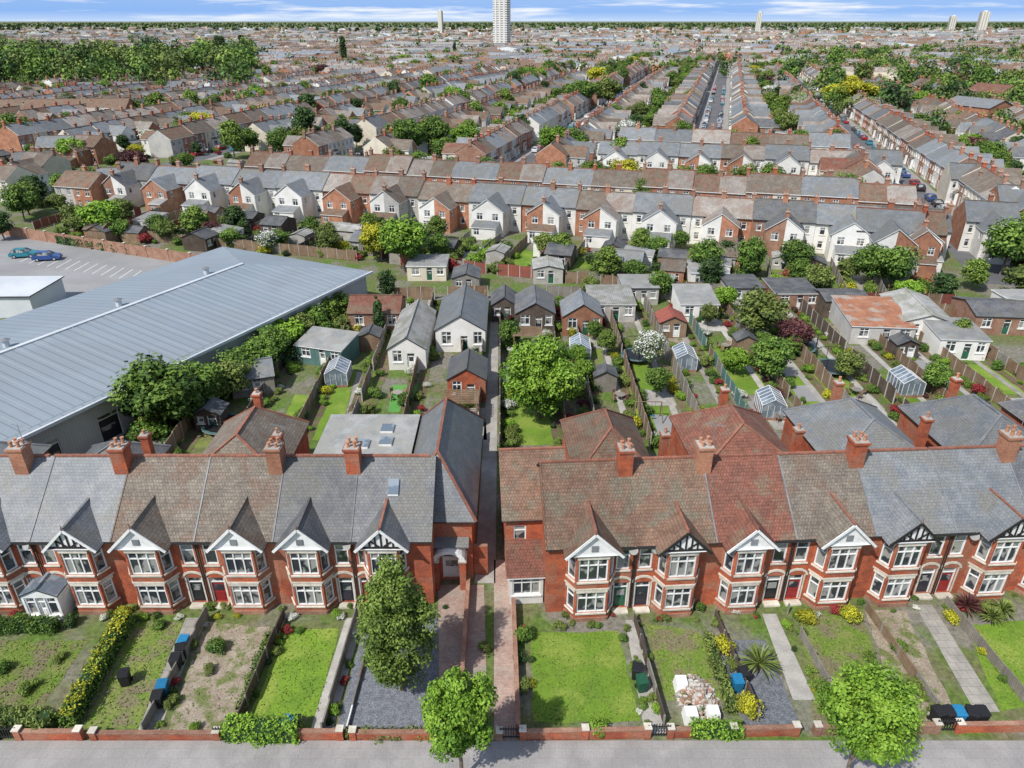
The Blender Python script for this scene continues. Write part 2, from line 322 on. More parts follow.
# ---------------- foliage ---------------
def leaf_geo(P,N,s,rng):
    N=N/np.linalg.norm(N,axis=1)[:,None]; r=rng.normal(size=(len(P),3)); t=np.cross(N,r); t/=np.linalg.norm(t,axis=1)[:,None]; b=np.cross(N,t)
    s=s[:,None]; return np.stack([P+t*s,P+b*s*.6,P-t*s,P-b*s*.6],1).reshape(-1,3)
def leafmesh(name,P,N,s,Mi,kind,mb=None,rng=NR,kinds=None):
    V=leaf_geo(P,N,s,rng); k=0; verts=[];faces=[];mi=[]; mats=['leaf_%s_%s'%(q,t) for q in (kinds or [kind]) for t in 'dml']; nm=len(mats)
    if mb: verts=list(mb.V); faces=list(mb.F); k=len(verts); mi=[nm+i for i in mb.MI]; mats+=mb.ML
    verts+=V.tolist(); I=(np.arange(len(P)*4).reshape(-1,4)+k); faces+=I.tolist(); mi+=list(map(int,Mi))
    me=bpy.data.meshes.new(name); me.from_pydata(verts,[],faces)
    for m in mats: me.materials.append(MATS[m])
    me.polygons.foreach_set('material_index',mi); me.update(); return me
def crown(rng,Rr,Hh,zc,ncl,npl,cr,shape='round'):
    P=[];N=[];M=[];CC=[]
    for i in range(ncl):
        d=rng.normal(size=3); d/=np.linalg.norm(d); q=rng.uniform(.15,1)**.5; d=d*q; k=1.
        if shape=='cone': k=1-.75*(d[2]+1)/2
        if shape=='egg': k=1-.35*(d[2]+1)/2
        c=np.array([d[0]*Rr*k,d[1]*Rr*k,zc+d[2]*Hh/2]); r=cr*rng.uniform(.6,1.3)*(.6+.4*k); CC.append(c)
        e=rng.normal(size=(npl,3)); e/=np.linalg.norm(e,axis=1)[:,None]
        P.append(c+e*r*rng.uniform(.55,1.15,(npl,1))*[1,1,.75]); N.append(e*.8+rng.normal(0,.45,(npl,3))+[0,0,.5])
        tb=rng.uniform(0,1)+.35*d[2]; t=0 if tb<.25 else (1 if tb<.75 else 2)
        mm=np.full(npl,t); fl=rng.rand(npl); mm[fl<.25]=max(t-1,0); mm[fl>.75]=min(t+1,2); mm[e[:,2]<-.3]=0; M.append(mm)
    return np.vstack(P),np.vstack(N),np.concatenate(M),CC
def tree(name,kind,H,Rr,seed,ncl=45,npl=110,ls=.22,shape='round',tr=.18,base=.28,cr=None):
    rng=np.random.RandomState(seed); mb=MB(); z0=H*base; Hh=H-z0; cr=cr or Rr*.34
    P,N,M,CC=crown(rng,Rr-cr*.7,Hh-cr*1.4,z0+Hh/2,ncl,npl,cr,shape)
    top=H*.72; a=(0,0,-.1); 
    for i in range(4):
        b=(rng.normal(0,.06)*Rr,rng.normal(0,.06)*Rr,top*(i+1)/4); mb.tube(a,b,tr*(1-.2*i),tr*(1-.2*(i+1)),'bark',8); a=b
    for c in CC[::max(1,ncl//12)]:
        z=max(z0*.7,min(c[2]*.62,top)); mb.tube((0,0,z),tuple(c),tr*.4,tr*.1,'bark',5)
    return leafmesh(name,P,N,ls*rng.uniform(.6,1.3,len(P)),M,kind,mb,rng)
TR={}
def T(key,*a,**k): TR[key]=tree(key,*a,**k)
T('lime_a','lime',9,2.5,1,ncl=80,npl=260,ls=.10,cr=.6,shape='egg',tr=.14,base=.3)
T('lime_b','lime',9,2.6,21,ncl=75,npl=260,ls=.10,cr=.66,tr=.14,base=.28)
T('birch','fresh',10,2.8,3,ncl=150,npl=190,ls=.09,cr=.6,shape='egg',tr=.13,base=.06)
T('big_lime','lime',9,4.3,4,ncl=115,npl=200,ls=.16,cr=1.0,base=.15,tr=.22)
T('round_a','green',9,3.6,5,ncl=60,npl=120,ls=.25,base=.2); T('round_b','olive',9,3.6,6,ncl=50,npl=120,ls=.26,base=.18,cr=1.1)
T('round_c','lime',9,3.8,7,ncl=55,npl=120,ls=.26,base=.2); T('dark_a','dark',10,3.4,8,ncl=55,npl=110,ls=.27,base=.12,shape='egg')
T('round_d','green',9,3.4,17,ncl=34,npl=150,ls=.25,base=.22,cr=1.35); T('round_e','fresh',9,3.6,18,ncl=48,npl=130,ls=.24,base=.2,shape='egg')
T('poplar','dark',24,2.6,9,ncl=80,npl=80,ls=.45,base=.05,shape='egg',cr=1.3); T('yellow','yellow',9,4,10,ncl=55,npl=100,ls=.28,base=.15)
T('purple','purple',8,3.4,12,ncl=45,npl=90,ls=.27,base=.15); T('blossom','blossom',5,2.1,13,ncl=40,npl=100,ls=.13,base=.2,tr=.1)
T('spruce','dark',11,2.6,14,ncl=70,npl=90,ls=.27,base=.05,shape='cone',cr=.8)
BU={}
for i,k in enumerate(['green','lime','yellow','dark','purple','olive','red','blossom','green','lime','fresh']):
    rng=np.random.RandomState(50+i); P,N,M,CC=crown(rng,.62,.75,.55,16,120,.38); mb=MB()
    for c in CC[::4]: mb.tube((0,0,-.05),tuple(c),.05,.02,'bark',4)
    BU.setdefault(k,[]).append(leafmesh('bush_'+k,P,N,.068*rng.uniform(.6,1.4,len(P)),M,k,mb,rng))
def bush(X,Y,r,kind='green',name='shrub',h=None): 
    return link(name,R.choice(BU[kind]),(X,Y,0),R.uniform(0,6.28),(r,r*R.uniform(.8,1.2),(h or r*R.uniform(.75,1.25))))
def bushp(px,py,r,kind='green',name='shrub',h=None): x,y=G(px,py); return bush(x,y,r,kind,name,h)
HT=dict(lime_a=9,birch=10,big_lime=9,round_a=9,round_b=9,round_c=9,round_d=9,round_e=9,dark_a=10,poplar=24,yellow=9,purple=8,blossom=5,spruce=11)
def treep(px,py,key,H,w=1.0,name='tree'):
    x,y=G(px,py); s=H/HT[key]; return link(name,TR[key],(x,y,0),R.uniform(0,6.28),(s*w,s*w,s))
def hedge(p,q,w,h,kind='green',name='hedge',dens=130,tip=None,ls=.08):
    L=math.dist(p,q); a=math.atan2(q[1]-p[1],q[0]-p[0]); rng=np.random.RandomState(int(L*77)%999); mb=MB()
    mb.box(.1,L-.1,-w/2+.1,w/2-.1,0,h-.1,'leaf_dark_d'); PP=[];NN=[]
    for n_,f in ((int(L*w*dens*1.4),'t'),(int(L*h*dens),'f'),(int(L*h*dens*.7),'b'),(int(w*h*dens),'l'),(int(w*h*dens),'r')):
        u=rng.rand(n_);v=rng.rand(n_);z=rng.normal(0,.07,n_)
        und=lambda x:.1*np.sin(x*2.1)+.07*np.sin(x*5.3+1)
        if f=='t': P=np.c_[u*L,(v-.5)*w,h+z+und(u*L)]; n0=[0,0,1]
        elif f=='f': P=np.c_[u*L,-w/2+z+und(u*L),v*h]; n0=[0,-1,.3]
        elif f=='b': P=np.c_[u*L,w/2+z,v*h]; n0=[0,1,.3]
        elif f=='l': P=np.c_[z,(u-.5)*w,v*h]; n0=[-1,0,.3]
        else: P=np.c_[L+z,(u-.5)*w,v*h]; n0=[1,0,.3]
        PP.append(P); NN.append(np.array(n0)+rng.normal(0,.5,(n_,3)))
    P=np.vstack(PP);N=np.vstack(NN); M=np.clip((rng.rand(len(P))*3+.6*np.sin(P[:,0]*1.7)).astype(int),0,2); kinds=[kind]
    if tip: kinds=[kind,tip]; M=np.where((P[:,2]>h-.15)&(rng.rand(len(P))<.6+.25*np.sin(P[:,0]*1.3)),M+3,M)
    me=leafmesh(name,P,N,ls*rng.uniform(.6,1.4,len(P)),M,kind,mb,rng,kinds); return link(name,me,(p[0],p[1],0),a)
def spiky(X,Y,r,kind='olive',name='cordyline_plant'):
    mb=MB(); mb.tube((0,0,0),(0,0,r*.5),.1,.07,'bark',6)
    for i in range(90):
        a=R.uniform(0,6.28); el=R.uniform(-.1,1.4); d=Vector((math.cos(a)*math.cos(el),math.sin(a)*math.cos(el),math.sin(el))); s=Vector((-math.sin(a),math.cos(a),0))*.05
        c=Vector((0,0,r*.5)); m=c+d*r*.6; t=c+d*r-Vector((0,0,.15*r)); mm='leaf_%s_%s'%(kind,R.choice('dmll')); mb.f([c-s*.5,c+s*.5,m+s,m-s],mm); mb.f([m-s,m+s,t],mm)
    return link(name,mb.mesh(name),(X,Y,0))
# ---------------- linear things ---------------
def fence(p,q,h=1.7,m='wood_fence',name='garden_fence',post='concrete'):
    L=math.dist(p,q); a=math.atan2(q[1]-p[1],q[0]-p[0]); mb=MB(); n=max(1,round(L/1.83)); st=L/n
    for i in range(n):
        if R.random()<.03: continue
        dz=R.uniform(-.1,.1); m2=m if R.random()<.85 else R.choice(['wood_fence','wood_grey']); y=R.uniform(-.03,.03)
        mb.box(i*st+.06,(i+1)*st-.06,y-.02,y+.02,.05,h+dz,m2); mb.box(i*st+.06,(i+1)*st-.06,y-.04,y+.04,h+dz,h+dz+.04,m2)
    for i in range(n+1): mb.box(i*st-.05,i*st+.05,-.05,.05,0,h+.1,post)
    return link(name,mb.mesh(name),(p[0],p[1],0),a)
def bwall(p,q,h=.7,m='brick_red',name='brick_garden_wall',piers=3.0,t=.22,cop='brick_brown'):
    L=math.dist(p,q); a=math.atan2(q[1]-p[1],q[0]-p[0]); mb=MB(); mb.box(0,L,-t/2,t/2,0,h,m); mb.box(0,L,-t/2-.03,t/2+.03,h+.003,h+.07,cop)
    if piers:
        n=max(1,round(L/piers))
        for i in range(n+1):
            x=L*i/n; mb.box(x-.18,x+.18,-.18,.18,0,h+.2,m); mb.box(x-.21,x+.21,-.21,.21,h+.203,h+.27,'stone')
    return link(name,mb.mesh(name),(p[0],p[1],0),a)
TUFT=[]
def poly(name,pts,m,lv=1,th=0,wob=0):
    if wob:
        q=[]
        for i in range(len(pts)):
            a,b=pts[i],pts[(i+1)%len(pts)]; n=max(1,int(math.dist(a,b)/1.0))
            for k in range(n): t=k/n; q.append((a[0]+(b[0]-a[0])*t+R.uniform(-wob,wob),a[1]+(b[1]-a[1])*t+R.uniform(-wob,wob)))
        pts=q
    mb=MB(); z=.006*lv; P=[(x,y,z+th) for x,y in pts]
    ar=sum(P[i][0]*P[(i+1)%len(P)][1]-P[(i+1)%len(P)][0]*P[i][1] for i in range(len(P)))
    if ar<0: P=P[::-1]
    mb.f(P,m)
    if m in('lawn','lawn_rough','soil','gravel_brown'): TUFT.append((P,m))
    return link(name,mb.mesh(name))
def patch(name,pp,m,lv=2,th=0): return poly(name,[G(*p) for p in pp],m,lv,th,.12 if m in('lawn','lawn_rough','soil','gravel_brown') else 0)
def wbin(X,Y,col,rz=0):
    mb=MB(); mb.tbox(-.24,.24,-.27,.27,.1,.95,.05,col); mb.hexa([(-.32,-.36,.953),(.32,-.36,.953),(.32,.34,.953),(-.32,.34,.953),(-.3,-.33,1.0),(.3,-.33,1.0),(.3,.3,1.06),(-.3,.3,1.06)],col)
    for x in(-.25,.25): mb.tube((x-.04,.27,.12),(x+.04,.27,.12),.12,.12,'tyre',10)
    mb.tube((-.28,.38,.98),(.28,.38,.98),.025,.025,col,6)
    return link('wheelie_bin',mb.mesh('wheelie_bin'),(X,Y,0),rz)
def carmesh(col):
    mb=MB(); w=.88
    prof=[(-2.1,.3),(2.1,.3),(2.15,.6),(2.05,.82),(1.1,.98),(-1.75,1.0),(-2.1,.85)]
    L=[Vector((x,-w,z)) for x,z in prof]; Q=[Vector((x,w,z)) for x,z in prof]; n=len(prof)
    mb.f(L,col); mb.f(Q[::-1],col)
    for i in range(n): j=(i+1)%n; mb.f([L[j],L[i],Q[i],Q[j]],col)
    A=[(1.1,-.82,.985),(1.1,.82,.985),(-1.8,.82,1.0),(-1.8,-.82,1.0)]; B=[(.35,-.64,1.45),(.35,.64,1.45),(-1.35,.64,1.47),(-1.35,-.64,1.47)]
    for i in range(4): j=(i+1)%4; mb.f([A[i],A[j],B[j],B[i]],'glass')
    mb.slab([(b[0]*1.0,b[1]*1.02,b[2]+.03) for b in B],.04,col)
    for x in (1.3,-1.3):
        for s in(-1,1): mb.tube((x,s*.72,.32),(x,s*.9,.32),.32,.32,'tyre',14); mb.tube((x,s*.9,.32),(x,s*.91,.32),.18,.18,'car_silver',10)
    for s in(-1,1):
        for a,b in(((1.1,s*.82,.99),(.35,s*.65,1.46)),((-.4,s*.8,.99),(-.4,s*.65,1.46)),((-1.8,s*.82,1.),(-1.35,s*.65,1.47))): mb.beam(a,b,.06,.06,col)
        mb.box(2.03,2.14,s*.6-.15,s*.6+.15,.62,.76,'white_paint'); mb.box(-2.13,-2.05,s*.65-.12,s*.65+.12,.66,.82,'door_red')
        mb.box(.75,.95,s*.95-.07,s*.95+.07,.95,1.07,col)
    return mb.mesh('car')
CARS=[carmesh(c) for c in('car_blue','car_black','car_silver','car_white','car_red','car_teal')]
def trampoline(X,Y,r=1.8,net=True):
    mb=MB(); n=16
    P=[(r*math.cos(2*pi*i/n),r*math.sin(2*pi*i/n)) for i in range(n)]
    mb.f([(x*.85,y*.85,.75) for x,y in P],'plastic_black')
    for i in range(n):
        a,b=P[i],P[(i+1)%n]; mb.f([(a[0]*.85,a[1]*.85,.76),(a[0],a[1],.76),(b[0],b[1],.76),(b[0]*.85,b[1]*.85,.76)],'wood_teal')
        mb.tube((*a,.72),(*b,.72),.04,.04,'lead_grey',5)
        if i%2==0: mb.tube((*a,0),(*a,.72 if not net else 2.3),.035,.035,'plastic_black',5)
        if net: mb.tube((*a,2.3),(*b,2.3),.03,.03,'plastic_black',4)
    return link('trampoline',mb.mesh('trampoline'),(X,Y,0))
# ---------------- ground ---------------
poly('ground',[(-30000,-3000),(30000,-3000),(30000,40000),(-30000,40000)],'ground_gardens',0)
poly('road',[(-300,14),(300,14),(300,22.6),(-300,22.6)],'asphalt',1)
mb=MB(); mb.box(-300,300,22.6,22.75,0,.12,'kerb'); mb.box(-300,300,22.75,26.3,0,.118,'footway'); link('pavement',mb.mesh('pavement'))
# ---------------- near terraces ---------------
YL=36.9
LB=[(-47.3,5.2,2.2,'slate_grey','white',1),(-42.1,5.25,-2.2,'slate_grey','half',1),(-36.85,5.25,2.4,'slate_grey','white',1),(-31.6,5.3,-2.15,'slate_grey','half',1),(-26.3,5.45,2.2,'tile_weathered','white',1.08),
    (-20.85,5.15,-2.15,'tile_weathered','white',1.05),(-15.7,5.1,2.1,'slate_dark','white',1.03),(-10.6,5.2,-3.0,'slate_dark','half',1)]
doors=['door_dark','door_red','door_green','door_dark','plastic_black','door_red']
for i,(x,w,b,rm,gs,wd) in enumerate(LB): near_house(x,YL,0,w,b,rm,gs,doors[i%6],wide=wd,rend=(i==7),skyl=(i==7))
TH=rad(3.6); RO=(0,35.95)
def RF(u,v): return (RO[0]+u*math.cos(TH)-v*math.sin(TH),RO[1]+u*math.sin(TH)+v*math.cos(TH))
RB=[(2.3,5.8,2.9,'tile_brown','white',1.1),(8.1,5.25,-2.3,'tile_brown','timber',1.0),(13.35,5.35,2.15,'tile_red','white',1),(18.7,5.4,-2.3,'tile_weathered','white',1.05),(24.1,5.5,2.15,'slate_grey','timber',1),
    (29.6,5.4,-2.0,'slate_grey','timber',1),(35.0,5.4,2.2,'slate_dark','white',1),(40.4,5.4,-2.2,'slate_dark','white',1),(45.8,5.4,2.2,'slate_grey','white',1)]
for i,(u,w,b,rm,gs,wd) in enumerate(RB):
    x,y=RF(u,0); near_house(x,y,TH,w,b,rm,gs,doors[(i+2)%6],wide=wd,lend=(i==0))
def stack(X,Y,z0,z1,wx=1.3,wy=.85,nx=3,ny=2,rz=0,m='brick_red',aerial=False):
    mb=MB(); chimney(mb,0,0,z0,z1,wx,wy,nx,ny,m)
    if aerial:
        mb.tube((wx/2,0,z1-.8),(wx/2,0,z1+1.6),.025,.02,'lead_grey',4); mb.tube((wx/2-.5,.2,z1+1.5),(wx/2+.5,-.2,z1+1.5),.015,.015,'lead_grey',4)
        for k in range(6): mb.tube((wx/2-.5+k*.2+.1,.2-k*.08-.25,z1+1.5),(wx/2-.5+k*.2-.1,.2-k*.08+.25,z1+1.5),.01,.01,'lead_grey',3)
    link('chimney_stack',mb.mesh('chimney_stack'),(X,Y,0),rz)
for i,x in enumerate((-33.4,-26.6,-16.1,-10.8,-42)): stack(x,YL+3.9,8.0,10.5,.95,1.0,2,2,aerial=i%2==0,m=('brick_orange','brick_red')[i%2])
for i,u in enumerate((7.9,13.3,24.0,34.9,45.7)): X,Y=RF(u,4.0); stack(X,Y,8.0,10.6,.95,1.0,2,2,TH,aerial=i%2==1,m=('brick_red','brick_orange')[i%2])
t=gbld('brick_house',-5.25,YL+2.4,4.9,13.5,EV,9.1,'brick_red','slate_grey','y',0,ops=[(1.2,2.1,3.4,5.0,'win'),(2.75,4.0,.15,2.45,'white_paint')],hip=3.2,over=.35,ops_r=[(3,4,3.4,4.8,'win'),(7,8,3.4,4.8,'win')],ridge='ridge_terracotta')
put(t)
g=Grp('arched_porch'); m=g['arch']
for s in(-1,1): m.box(s*.95-.22,s*.95+.22,-1.1,-.01,0,2.5,'brick_red'); m.box(s*.95-.28,s*.95+.28,-1.14,.0,2.503,2.65,'stone')
for k in range(10):
    a0,a1=pi*k/10,pi*(k+1)/10
    q=[]
    for rr in(.8,1.15):
        q+=[(-rr*math.cos(a0),-1.1,2.65+rr*.75*math.sin(a0)),(-rr*math.cos(a1),-1.1,2.65+rr*.75*math.sin(a1)),(-rr*math.cos(a1),-.02,2.65+rr*.75*math.sin(a1)),(-rr*math.cos(a0),-.02,2.65+rr*.75*math.sin(a0))]
    m.hexa(q,'white_paint')
g['gable'].f([(-1.4,-1.0,2.66),(-1.1,-1.0,2.66),(-1.1,-1.0,3.5),(-1.4,-1.0,3.4)],'brick_red')
g['roof'].slab([(-1.4,-.75,3.6),(1.4,-.75,3.6),(1.4,-.02,3.9),(-1.4,-.02,3.9)],.1,'slate_grey')
g.done((-4.4,YL+2.4,0))
bwall((-2.75,YL+3),(-1.75,YL+3),2.6,name='side_wall',piers=0); 
t=gbld('flat_roof_extension',-11.6,YL+9.05,7.2,6.5,6.0,6.0,'brick_red','felt_pale','y',0); g=t[0]
for x,y in((-.2,1.8),(1.6,2.2),(1.4,4.2)): g['rooflights'].box(x-.5,x+.5,y-.6,y+.6,6.162,6.35,'white_paint','glass_roof')
put(t)
for x,w,rm,L,r in((-21.6,7.0,'tile_weathered',8.,7.1),(-31.6,6,'slate_dark',4,6.2),(-42,7,'slate_grey',4,6.2)):
    put(gbld('rear_wing',x,YL+DP+.02,w,L,4.6,r,'brick_red',rm,'y',0,hip=2.,ridge='ridge_terracotta' if 'tile' in rm else 'lead_grey',over=.25))
for u,w,rm,L in((8.6,6.0,'tile_brown',8.5),(19.2,7.8,'tile_red',8.5),(29.9,8.2,'slate_grey',9),(40.6,8.2,'slate_grey',9),(50,8,'slate_dark',9)):
    X,Y=RF(u,DP+.02); put(gbld('rear_wing',X,Y,w,L,4.9,7.4,'brick_red',rm,'y',TH,hip=3,ridge='ridge_terracotta' if 'tile' in rm else 'lead_grey',over=.25))
for u,v in((12.4,DP+1),(19.4,DP+8),(22.9,DP+1),(29.8,DP+8.6),(33.8,DP+2),(40.5,DP+8.6)): X,Y=RF(u,v); stack(X,Y,4,7.9,.6,.6,1,1,TH)
for x,y in((-21.6,YL+16.2),(-17.9,YL+9.6),(-28,YL+9.5)): stack(x,y,4.5,8.0,.6,.6,1,1)
X,Y=RF(1.9,3.4); g,l,r=gbld('side_wing',X,Y,4.2,8.2,5.6,8.4,'brick_red','tile_brown','x',TH,ops=[(.5,1.4,3.3,4.8,'win')],over=.3,ridge='ridge_terracotta'); g.done(l,r)
X,Y=RF(1.05,.9); put(gbld('side_bay_extension',X,Y,2.3,2.5,2.5,3.5,'render_white','tile_red','m',TH,ops=[(.2,2.1,.8,2.3,'win')],over=.2))
put(gbld('glazed_porch',-31.3,YL-1.55,2.4,1.5,2.2,2.75,'white_paint','glass_roof','y',0,ops=[(.15,.85,.5,2.0,'win'),(.9,1.5,.1,2.0,'white_paint'),(1.55,2.25,.5,2.0,'win')],over=.08))
# ---------------- front boundary ---------------
YW=26.45
for a,b in((-48,-29),(-27.6,-24.2),(-23.4,-16.5),(-15.6,-9.6),(-8.9,-3.0),(-1.7,-.7),(.6,7.6),(8.9,16.0),(17.2,24.0),(25.3,32)): bwall((a,YW+max(a,0)*.02),(b,YW+max(b,0)*.02),R.uniform(.52,.7),R.choice(['brick_red','brick_red','brick_brown']),piers=4.6)
mb=MB()
for i in range(9): mb.box(-.62+i*.15,-.58+i*.15,-.02,.02,.1,1.0+.1*math.sin(i/8*pi),'gutter')
mb.box(-.65,.65,-.03,.03,.2,.26,'gutter'); mb.box(-.65,.65,-.03,.03,.85,.9,'gutter'); gate=mb.mesh('iron_gate')
for x in(-.05,-28.3,8.25,-16.05,24.65): link('iron_gate',gate,(x,YW+max(x,0)*.02,0),R.choice([0,0,.3]))
for x,m,h in((-36.8,'wood_grey',.9),(-20.8,'wood_grey',.9),(-15.6,'wood_dark',1.0),(-10.7,'wood_grey',.9),(-9.4,'white_paint',.35)): fence((x,YW+.3),(x+.25,YL-1.3),h,m,post='wood_grey')
for u in(8.1,13.6,18.7,24.2,29.8):
    p=RF(u,-9.2);q=RF(u,-1.2); fence(p,q,.85,R.choice(['wood_fence','wood_grey','wood_dark']),post='wood_grey')
bwall((-3.0,YW+.3),(-3.1,YL+1.8),.8,piers=0); bwall((.35,YW+.3),(.1,36.6),.8,piers=0)
patch('lawn',[(-60,640),(88,640),(40,712),(-90,712)],'lawn_rough',2)
patch('garden_bed',[(135,622),(182,622),(140,728),(85,728)],'lawn_rough',2)
patch('path',[(186,618),(203,618),(160,730),(138,730)],'paving',3)
patch('gravel_bed',[(205,622),(268,628),(232,732),(168,732)],'gravel_brown',2)
patch('lawn',[(285,628),(340,628),(318,716),(250,716)],'lawn',2)
patch('path',[(346,618),(363,618),(331,738),(308,738)],'concrete',3)
patch('slate_bed',[(366,618),(438,618),(437,730),(336,730)],'slate_chips',2)
patch('block_paved_drive',[(438,585),(484,585),(488,738),(440,738)],'block_paving',3)
patch('alley_path',[(494,560),(513,560),(519,742),(494,742)],'block_paving',3)
poly('alley_path',[(-2.7,YL+2),(-1.2,YL+2),(-1.9,96),(-2.9,96)],'concrete',3)
patch('lawn',[(530,632),(618,632),(640,722),(533,722)],'lawn',2)
patch('path',[(625,620),(640,620),(668,735),(645,735)],'concrete',3)
patch('lawn',[(646,625),(700,632),(722,700),(668,700)],'lawn_rough',2)
patch('slate_bed',[(715,640),(765,640),(800,725),(745,725)],'slate_chips',2)
patch('path',[(762,614),(776,614),(815,700),(793,700)],'concrete',3)
patch('paved_drive',[(865,610),(905,610),(960,722),(900,722)],'gravel_brown',2)
patch('lawn',[(965,625),(1040,620),(1120,700),(1000,710)],'lawn',2)
patch('path',[(915,605),(932,605),(1000,712),(975,712)],'paving',3)
patch('garden_bed',[(800,615),(860,612),(900,722),(815,722)],'lawn_rough',2)
hedge(G(128,625),G(70,728),.9,1.2,'green',tip='yellow'); hedge(G(-30,632),G(60,630),.7,1.0,'green')
hedge(G(-40,722),G(55,728),.9,1.1,'olive'); hedge(G(228,736),G(300,738),1.1,1.1,'lime'); hedge(G(690,735),G(740,735),.7,.9,'lime')
hedge(G(345,737),G(430,737),.5,.5,'olive')
hedge(G(270,640),G(243,712),.4,.7,'green'); hedge(G(706,640),G(733,715),.5,.7,'olive')
for px,py,r,k in((218,650,.95,'green'),(125,615,.7,'yellow'),(210,672,.5,'olive'),(172,705,.55,'olive'),(195,730,.5,'lime'),(288,632,.5,'red'),(275,640,.4,'yellow'),(597,733,.85,'lime'),(522,640,.9,'green'),(524,690,.7,'olive'),(520,660,.6,'dark'),
    (622,640,.45,'green'),(648,660,.4,'lime'),(652,700,.45,'olive'),(722,650,.8,'yellow'),(731,668,.6,'olive'),(748,712,1.0,'yellow'),(700,712,.5,'green'),(716,625,.5,'olive'),(805,622,.8,'yellow'),(850,620,.85,'yellow'),(835,612,.6,'red'),
    (950,620,.7,'yellow'),(990,612,.8,'olive'),(560,628,.5,'olive'),(160,628,.6,'green'),(72,625,.7,'dark'),(20,620,.6,'green'),(845,735,.8,'green'),(880,735,.7,'lime'),(820,690,.7,'olive'),(300,632,.4,'green'),(485,650,.5,'olive'),(482,690,.6,'green'),(484,720,.5,'lime'),(700,610,.5,'green'),(735,612,.45,'blossom'),
    (900,650,.7,'green'),(915,690,.8,'olive'),(870,660,.6,'fresh'),(30,690,.7,'fresh'),(60,660,.5,'olive'),(5,670,.6,'green'),(850,680,.6,'purple')):
    bushp(px,py,r,k)
for i in range(190):
    if R.random()<.5: X=R.uniform(-46,38); Y=(YL if X<0 else 35.9+X*.063)-R.uniform(.25,.6)-(.9 if R.random()<.5 else 0)
    else: X=R.choice([-36.5,-26,-20.4,-15.2,-10.3,1.,7.6,8.5,13.2,14,18.3,19.1,24.5,30.2])+R.uniform(-.25,.25); Y=R.uniform(27,35)
    if -4<X<.6: continue
    bush(X,Y,R.uniform(.18,.5),R.choice(['green','lime','olive','green','dark','yellow','red','blossom','olive','fresh']))
spiky(*G(757,672),1.5); spiky(*G(965,612),1.1,'purple','phormium_plant'); spiky(*G(1000,615),1.0); spiky(*G(990,622),.9)
for px,py,c in((186,650,'plastic_blue'),(183,658,'plastic_black'),(178,668,'plastic_black'),(165,695,'plastic_blue'),(160,706,'plastic_black'),(127,684,'plastic_black'),(290,732,'plastic_blue'),(297,732,'plastic_black'),(636,678,'plastic_black'),(641,690,'plastic_green'),(736,690,'plastic_blue'),(742,682,'plastic_black'),(935,722,'plastic_black'),(945,722,'plastic_black'),(955,722,'plastic_blue'),(968,722,'plastic_black'),(978,722,'plastic_black'),(880,718,'plastic_blue'),(890,718,'plastic_black')):
    x,y=G(px,py); wbin(x,y,c,R.uniform(-.4,.4))
mb=MB()
for i in range(340):
    a=R.uniform(0,6.28); r=R.random()**.7; x,y=math.cos(a)*r*1.2,math.sin(a)*r*1.8; z=(1-r)*.9; s=R.uniform(.05,.15); mm=R.choice(['rubble','rubble','rubble','brick_brown','wood_grey','concrete','wood_fence'])
    d=[Vector((R.uniform(.6,1)*sx*s*R.choice([1,1,2]),R.uniform(.6,1)*sy*s,R.uniform(.5,1)*sz*s*.6)) for sz in(-1,1) for sx,sy in((-1,-1),(1,-1),(1,1),(-1,1))]
    mb.hexa([(x+v.x,y+v.y,z+v.z) for v in d],mm)
for x,y,s in((-.7,-1.3,.42),(.6,-1.2,.4),(-.8,.9,.4)): mb.tbox(x-s,x+s,y-s,y+s,0,.7,-.08,'sack_white')
link('rubble_heap',mb.mesh('rubble_heap'),(*G(697,700),0))
x,y=G(462,783); link('street_tree',TR['lime_a'],(x,y,0),1.,(.92,.92,1.0))
x,y=G(842,790); link('street_tree',TR['lime_b'],(x,y,0),3.,(.92,.92,1.02))
x,y=G(402,690); link('birch_tree',TR['birch'],(x,y,0),0,(1,1,1.05))
# ---------------- rear gardens ---------------
KN=['green','lime','olive','dark','green','olive','green','fresh','yellow','fresh','red','purple','blossom']
BX=[-36.8,-31.6,-26.3,-20.8,-15.7,-10.6,-5.6,-3.2,-1.1,5.2,8.1,13.0,18.5,23.6,29.4,34.5,40,45.5,51,57]
for bi,x in enumerate(BX):
    y0=55 if x<0 else 56+x*.06
    y1=96 if x>-6 else (96 if x>-17 else 96-(-17-x)*1.9)
    if y1-y0<6: continue
    k=R.choice(['wood_fence','wood_grey','wood_dark','wood_fence'])
    if x==23.6: k='wood_teal'
    fence((x,y0),(x-(.6 if x<0 else -.2),y1),R.choice([1.5,1.7,1.8]),k)
    if -4<x<-2: continue
    for sg in(-1,1): 
        if x==-1.1 and sg<0: continue
        poly('garden_bed',[(x+sg*.15,y0+1),(x+sg*R.uniform(.9,1.5),y0+1),(x+sg*R.uniform(.9,1.5),y1-1),(x+sg*.15,y1-1)],'soil',4,0,.1)
    if x>0 and bi<len(BX)-1 and BX[bi+1]-x>3:
        w=BX[bi+1]-x
        for _ in range(2): a=R.uniform(y0+2,y1-6); poly('patio',[(x+1.3,a),(x+w-1.2,a),(x+w-1.2,a+R.uniform(2,4)),(x+1.3,a+R.uniform(2,4))],R.choice(['paving','concrete','gravel_brown','carpark']),5)
        poly('path',[(x+w*.62,y0),(x+w*.62+.7,y0),(x+w*.62+.7,y1-4),(x+w*.62,y1-4)],R.choice(['concrete','paving']),6)
    y=y0+.6
    while y<y1:
        if R.random()<.82: bush(x+R.uniform(.4,1.3)*R.choice([-1,1] if x!=-1.1 else [1]),y,R.uniform(.4,1.1),R.choice(KN))
        y+=R.uniform(.5,1.3)
